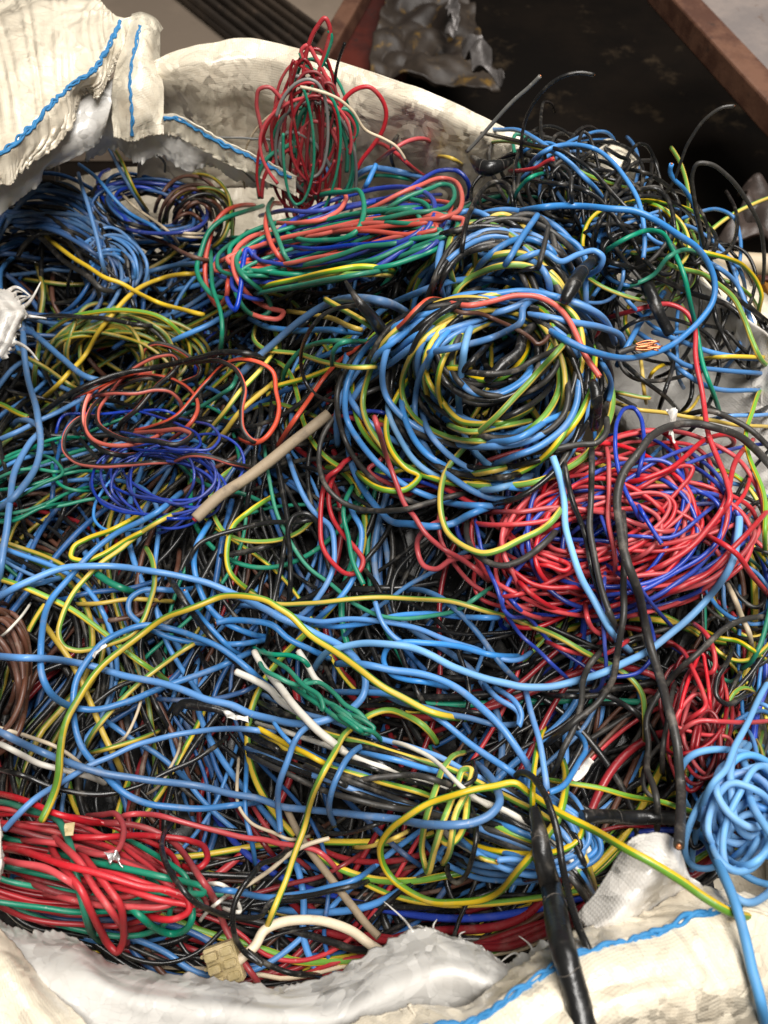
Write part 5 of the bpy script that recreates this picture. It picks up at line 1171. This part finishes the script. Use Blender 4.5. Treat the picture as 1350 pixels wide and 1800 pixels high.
W('navy', 9, 3.4, 'navy wire hanging to the pale blue ring', '22:545,300 540,560 550,700 545,850 500,940 450,942')
W('navy', 8.5, 3.9, 'navy wire weaving along the far side of red coil', '22:1120,0 1050,60 950,130 850,180 700,180 560,170')
W('red', 11, 4.2, 'red wire arching up behind the big coil and down', '12:560,330 650,305 750,275 850,265 920,300 960,370 980,500 1010,650 1025,800 1050,920 1090,1030 1140,1160 1150,1230 1100,1330 | 22:1080,150')
W('red', 12, 4.0, 'long red diagonal across the red coil', '22:690,385 850,310 1000,210 1100,90 1150,-20 | 12:1200,1050 1280,940')
W('red', 11, 4.0, 'red wire trailing past the photo edge', '22:1000,140 1100,190 1200,260 1280,370 1360,480')
W('red', 11, 3.6, 'red wire bending down from the photo edge', '22:1400,-20 1300,110 1180,240 1050,360 900,430 780,490')
W('red', 10, 3.5, 'red wire along the crinkled dark red bundle', '22:1400,1090 1250,1100 1120,1090 1000,1100 920,1150 850,1220')
W('red', 10, 3.5, 'red double bend above the dark red bundle', '22:840,720 900,715 950,750 990,820 1040,940 1050,1000 980,1060 920,1130')
W('red', 10, 3.4, 'red hook near the black hook', '22:970,620 1040,680 1065,760 1050,850 1000,860 960,880')
W('lightblue', 13, 4.2, 'light blue wire rising from knotted blue bundle to photo edge', '22:1400,820 1330,950 1260,1080 1200,1200 1140,1330 | 32:1080,150 1010,300 990,450 960,630', over=True)
W('lightblue', 20, 4.9, 'thick pale blue wire hanging over the front of the sack', '32:950,375 1030,430 1100,550 1170,680 1220,830 1260,1000 1300,1180 1340,1400', 1, over=True)
W('cream', 12, 3.6, 'pale stripped stub near the photo edge beside the red coil', '22:1170,420 1200,480 1240,580 1270,660 1280,740')
W('yg', 10, 3.0, 'striped wire running down the far photo edge', '12:1340,620 1300,700 1270,800 1250,860 | 22:1330,0 1340,150 1345,300')
W('yg', 11, 3.4, 'striped wire under the dusty wire at the photo edge', '22:1010,640 1100,680 1200,700 1280,740 1360,790')
# ---- right middle: sparse wires over the side wall
W('blue', 12.5, 4.3, 'large blue loop swinging out behind the big coil', '02:100,1040 250,1020 400,1020 550,1025 700,1040 800,1085 900,1150 1000,1230 1050,1300 | 12:1060,80 1080,150 1075,250 1030,330 950,410 850,480 750,510 650,520 550,510 430,480 320,420 220,350', lift=6)
W('green', 9, 3.6, 'green wire arching then falling through the sparse wires', '12:560,190 700,160 780,120 850,40 | 02:860,1250 960,1240 1030,1270')
W('green', 9.5, 3.5, 'green wire dropping straight behind the red arch', '02:540,1260 680,1170 760,1140 830,1150 880,1220 920,1320 | 12:960,250 1000,400 1040,600 1100,790')
W('yg', 10, 3.7, 'striped wire hanging down past the off-white pipe', '02:880,1210 1000,1230 1150,1280 | 12:1130,20 1230,80 1300,150 1320,210 1300,300 1300,380')
W('yg', 10.5, 3.2, 'striped wire sloping over the white side wall', '12:800,30 900,90 1050,130 1150,210 1220,330 1270,450 1340,560 1400,600')
W('yellow', 9, 3.0, 'yellow wire lying level over the white side wall', '12:1010,545 1150,530 1400,525')
W('yg', 9, 2.9, 'short striped wire under the copper ends', '12:570,690 700,705 775,712', 2)
W('yellow', 9.5, 2.8, 'yellow wire above the dusty black arch', '12:570,755 700,785 830,800 950,830 1100,850 1400,885')
W('yellow', 9, 2.6, 'yellow wire kinked behind the dusty black arch', '12:905,815 960,790 1010,720')
W('yellow', 9, 2.6, 'yellow wire curling beside the copper ends', '12:720,540 740,650 760,750'), W('yellow', 9, 2.5, 'yellow arc under the copper ends', '12:760,640 790,590 860,560')
W('blue', 11, 2.9, 'blue wire running level over the white side wall', '12:700,400 850,490 950,560 1100,590 1250,605 1400,612')
W('blue', 11, 2.9, 'upper blue wire over the white side wall', '12:780,400 880,430 1000,480 1150,520 1310,545 1400,560')
W('blue', 11, 2.8, 'lower blue wire over the white side wall', '12:850,500 930,600 1010,650 1150,690 1400,690')
W('blue', 10, 2.7, 'blue wire bending down at the far side of sparse wires', '12:1000,40 1100,80 1180,150 1250,280 1290,400 1310,520')
W('blue', 13, 4.0, 'cut blue stub pointing up by the red arch', '12:822,212 780,280 700,390 640,480 600,560', 1)
W('blue', 10, 2.8, 'blue wire above the dusty cable loop at photo edge', '12:1060,840 1200,820 1400,805')
W('black', 12, 3.1, 'black wire running long over the sparse wires', '12:540,50 700,100 850,150 1000,210 1150,270 1270,380 1400,490')
W('black', 10, 2.9, 'black wire falling across the upper side wall', '12:1060,50 1150,180 1230,260 1330,330 1400,380')
W('black', 10, 2.8, 'black wire curling at the lower side wall', '12:1080,230 1120,400 1200,540 1250,580 1340,570 1400,530')
W('black', 10, 2.7, 'black wire hanging below the long taped splice', '12:870,420 880,560 850,690 820,790')
W('black', 10, 2.7, 'black wire curved beside the red arch', '12:930,530 960,650 940,750 900,810')
W('black', 10, 2.6, 'black wire slanting under the copper ends', '12:600,540 700,620 800,700 900,790')
W('black', 9, 2.6, 'black wire curled up at the white side wall', '12:1240,680 1250,560 1270,480 1330,400 1400,360')
W('black', 9, 2.5, 'thin black wire slanting down the white side wall', '12:1040,370 1150,400 1220,480 1350,620')
W('black', 9, 2.5, 'thin black wire bowed low on the white side wall', '12:1050,760 1150,800 1280,790 1400,730')
W('black', 9, 2.4, 'thin black wire hanging behind the green drop', '12:1020,380 1100,520 1110,620 1090,700')
W('dusty', 12, 3.9, 'inner black arch below the dusty cable loop', '12:960,810 1050,800 1150,830 1250,880 1330,950 1400,1020')
W('blue', 11, 3.3, 'cut blue wire end below the big coil side', '12:500,520 540,600 560,680 558,745', 2)
coil('edge_tangle', 'mixed black, blue and green wires between the red coil and photo edge', (1310, 1010), (75, 175), -6, 30, {'black': 4, 'blue': 3, 'yg': 1.8, 'green': 1.2, 'dusty': 1.5, 'red': .6}, 9.5, .6, (.3, 1.1), .25, (100, 240), .12, rj=25, sb=(.3, 1.1), cat='wire tangle')
coil('edge_tangle', 'mixed blue and black wires behind the pale blue knotted bundle', (1295, 1330), (80, 150), 5, 22, {'black': 4, 'blue': 3, 'yg': 1.4, 'dusty': 1.5, 'darkred': .6}, 10, .6, (.3, 1.1), .25, (100, 240), .12, rj=25, sb=(.3, 1.1), cat='wire tangle')
coil('black_loops', 'fine black and blue loops spilling over the sack rim before the dark floor', (1120, 400), (120, 95), 30, 34, {'black': 5, 'dusty': 2.5, 'blue': 3, 'yg': 1.6, 'green': .6}, 8.5, .9, (.3, 1.1), .28, (100, 260), .14, cap=.05, rj=40, sb=(.3, 1.1), cat='wire tangle')
# copper ends
def copper_ends():
    P0 = at_z(np.array([(1108, 614), (1122, 610)]), h(*on_heap(np.array([(1115, 612)]))[0][:2]) + .034)
    root = tag(empty('stripped_cable', P0[0]), 'black cable end with bare copper strands splayed out', 'cable')
    z = P0[0][2]; P = at_z(smooth_path(np.array([(1085, 622), (1100, 616), (1119, 610)]), 4), z)
    link('jacket', wire_mesh('jacket', P, px_radius(P, 14), 'dusty', 12), root)
    for i in range(9):
        q = np.array([(1116, 606 + i * 1.2), (1136, 602 + i * 1.6 + rng.normal() * 1.5), (1156 + rng.normal() * 4, 598 + i * 2 + rng.normal() * 2)])
        Q = at_z(smooth_path(q, 4), z + rng.normal() * .0012)
        link('copper_strand', mesh_from('copper_strand', [(*tube_arrays(Q, .0006, 6), 0, 6)], [MATS['copper']]), root)
QUEUE.append((4.4, len(QUEUE), copper_ends))
# ---- rear right
W('blue', 9.5, 3.0, 'blue wire arching low along the rear rim', '01:1010,780 1040,700 1100,655 1200,635 1270,640 | 02:100,645 200,690 300,750 400,820 470,900 520,970 550,1020')
W('blue', 9.5, 3.3, 'blue arch over the folded corner', '02:150,860 200,780 280,730 380,715 500,740 590,800 660,890 710,980 740,1100 745,1200 735,1280', 2)
W('yg', 8, 2.8, 'striped wire along the rear rim', '01:1130,730 1200,700 1300,700 | 02:150,720 300,770 400,840 500,890 660,940')
W('black', 8, 3.1, 'black wire wandering over the rear wall', '01:740,850 720,770 735,690 800,640 900,615 1000,620 1100,640 1250,680 | 02:100,700 200,725 300,740 450,830 560,930 680,1050 800,1150', lift=4)
W('black', 9, 3.1, 'black wire sloping behind the upper turns of the big coil', '02:180,900 300,910 420,940 500,980 580,1060 650,1150 720,1240')
W('black', 8.5, 3.3, 'small black loop by the red tipped wires', '02:280,960 290,850 330,812 370,850 382,950 380,1060')
W('black', 8.5, 3.0, 'black wire bowed before the folded corner', '02:560,1005 650,960 740,925 800,925 850,970 880,1040 900,1150 940,1280')
W('black', 8.5, 2.9, 'black wire lying over the folded corner', '02:420,880 520,875 600,840 660,810 670,790 620,770 560,740 500,720')
W('red', 8.5, 3.6, 'short red wire tip beside the tape knot', '02:60,880 120,885 180,870 230,840 275,838', 2)
W('green', 8, 3.4, 'short green wire by the red tip', '02:100,1000 130,930 180,880 245,855')
W('black', 10, 3.6, 'black bent wire over the tape knot', '01:1060,1340 1070,1160 1090,1050 1140,950 1220,890 1280,900 1310,980 1310,1060')
W('blue', 12, 3.7, 'straight cut blue wire standing in the upper coil turns', '02:205,1065 150,1150 90,1250 20,1350', 1)
W('dusty', 10, 3.7, 'cut dusty black stub standing in the upper coil turns', '02:270,1120 250,1200 220,1290 200,1350', 1)
W('blue', 12, 3.5, 'blue turn arching at the side of the upper coil', '02:40,1340 120,1280 | 02:250,1250 | 12:330,60 420,20 490,5 530,40 520,90 440,140')
W('red', 9, 2.8, 'red wire looping low along the rear wall', '01:500,780 520,730 580,710 650,715 720,760 800,820 880,880', lift=10)
W('red', 9, 3.0, 'red wire meeting a yellow piece near the tape knot', '01:640,810 720,740 800,700 870,700 920,740 938,772', lift=14)
W('yellow', 9, 3.0, 'short yellow piece beside the tape knot', '01:935,775 1000,780 1060,815', lift=8)
W('blue', 12, 2.7, 'blue wire bowed behind the flat hank', '01:480,940 520,880 580,845 680,840 780,860 870,890')
W('blue', 11, 2.9, 'cut blue stub behind the flat hank', '01:635,815 610,870 570,950', 1)
W('blue', 12, 2.8, 'blue wire bent up beside the upright hank', '01:300,985 350,900 410,840 470,805 520,820')
W('green', 9, 2.6, 'green wire behind the flat hank', '01:520,910 600,870 680,865 780,890 850,910')
W('cream', 7, 3.4, 'pale rubber band strip across the upright hank', '01:260,430 350,450 450,490 520,550 580,640 680,690 730,720 780,790', st='b', y=YS - .01)
W('black', 7, 2.0, 'thin black wire tip behind the upright hank', '01:430,430 445,320 482,212', st='a', y=YS + .03)
# wires rising against the dark floor
YB = float(on_heap(np.array([(930, 310)]))[0][1]); YC = float(on_heap(np.array([(1180, 420)]))[0][1])
W('grey', 8.5, 3.0, 'straight grey cut wire rising from the tape knot', '01:1085,750 1150,680 1220,600 | 02:0,600 100,490 170,430 224,376', 2, st='a', y=YB)
W('black', 8, 3.0, 'black wire rising and bending over against the dark floor', '02:150,860 130,720 150,600 220,470 320,385 420,360 490,370', 2, st='a', y=YB)
W('dusty', 7.5, 3.0, 'tall dusty black wire curving up beside the cut blue tip', '02:770,1070 800,1020 880,900 960,700 1050,580 1130,530 1182,524', 2, st='a', y=YC)
W('blue', 10, 3.0, 'blue wire with bent copper tip rising against the dark floor', '02:1025,1250 1015,1150 985,1020 930,930 880,880 866,850 873,812', 2, st='a', y=YC)
W('dusty', 9, 3.0, 'tall dusty black loop at the far side of the heap', '02:1060,1290 1040,1230 1010,1100 980,950 975,870 1000,810 1060,810 1150,870 1250,1000 1310,1120 1330,1250 1325,1400 | 12:1315,180', st='a', y=YC - .01)
W('dusty', 8, 3.0, 'short black arch near the foot of the tall black wire', '02:560,1005 650,965 740,930 800,925 850,970 880,1040 905,1160', st='b', y=YC)
flush()


# ================================================================== odd bits lying on the heap
def top_z(px, py):
    P = on_heap(np.array([(px, py)], float)); return max(support(P, .004)[0], h(P[0, 0], P[0, 1]))
grime_mat('white_bits', (.60, .57, .52), (.70, .67, .62), (.25, .2, .15), 60, (.35, .6))
grime_mat('bright_foil', (.45, .44, .43), (.6, .59, .58), (.15, .14, .13), 60, (.2, .4), metal=.7)
grime_mat('amber_plastic', (.42, .33, .16), (.50, .40, .22), (.2, .14, .08), 80, (.3, .5))
def bit(name, label, cat, poly, mat, amp=.006, sc=90, seed=1, up=.004):
    c = np.mean(poly, axis=0); o = crumpled(name, poly, top_z(*c) + up, MATS[mat], amp, sc, seed, .0006, 22); return tag(o, label, cat)
bit('foil_scrap', 'small crumpled silver foil lying on the red hank', 'foil', [(180, 1500), (212, 1502), (226, 1526), (190, 1522)], 'bright_foil')
bit('paper_scrap', 'torn white tape tag stuck above the red coil', 'tape scrap', [(1166, 722), (1178, 718), (1192, 776), (1182, 784)], 'white_bits', .006, 90, 3, .012)
bit('plastic_scrap', 'pale torn plastic sliver beside the taped cable wires', 'plastic scrap', [(1000, 1362), (1036, 1340), (1044, 1348), (1012, 1372)], 'white_bits', .004, 90, 5)
bit('tape_scrap', 'white peeled tape shreds on the torn taped stub', 'tape scrap', [(394, 1250), (436, 1262), (440, 1272), (400, 1266)], 'white_bits', .004, 120, 6, .010)
bit('tape_scrap', 'white peeled paint strip on the blue wire under the yellow arch', 'tape scrap', [(163, 1154), (186, 1132), (190, 1136), (168, 1160)], 'white_bits', .002, 120, 8, .006)
bit('plastic_scrap', 'tan torn clip lying on the red hank strands', 'plastic scrap', [(120, 1452), (130, 1450), (130, 1470), (118, 1472)], 'amber_plastic', .003, 90, 9, .008)
def terminal_block(px, py):
    z = float(h(*on_heap(np.array([(px, py)]))[0][:2])) - .012; c = G(px, py, z)
    root = tag(empty('terminal_block', c), 'yellowed plastic terminal block beside the bowed cream cable', 'connector')
    import bmesh
    def bx(name, lo, hi):
        bm = bmesh.new(); bmesh.ops.create_cube(bm, size=1.0)
        for v in bm.verts:
            v.co = Vector([lo[i] + (v.co[i] + .5) * (hi[i] - lo[i]) for i in range(3)])
        bmesh.ops.bevel(bm, geom=bm.edges[:], offset=.0006, segments=2, affect='EDGES')
        me = bpy.data.meshes.new(name); bm.to_mesh(me); bm.free(); me.materials.append(MATS['amber_plastic'])
        o = bpy.data.objects.new(name, me); COL.objects.link(o); o.parent = root
    bx('body', (-.009, -.011, 0), (.009, .011, .007))
    for k in range(3):
        y = -.0085 + k * .0068; bx('screw_tower', (-.0075, y, .0068), (-.0005, y + .0042, .012)); bx('wire_port', (.001, y, .0068), (.0082, y + .0042, .0095))
        bx('mounting_tab', (-.0125, y + .001, .001), (-.0088, y + .003, .004))
    root.rotation_euler = (.35, -.2, .3)
terminal_block(398, 1690)
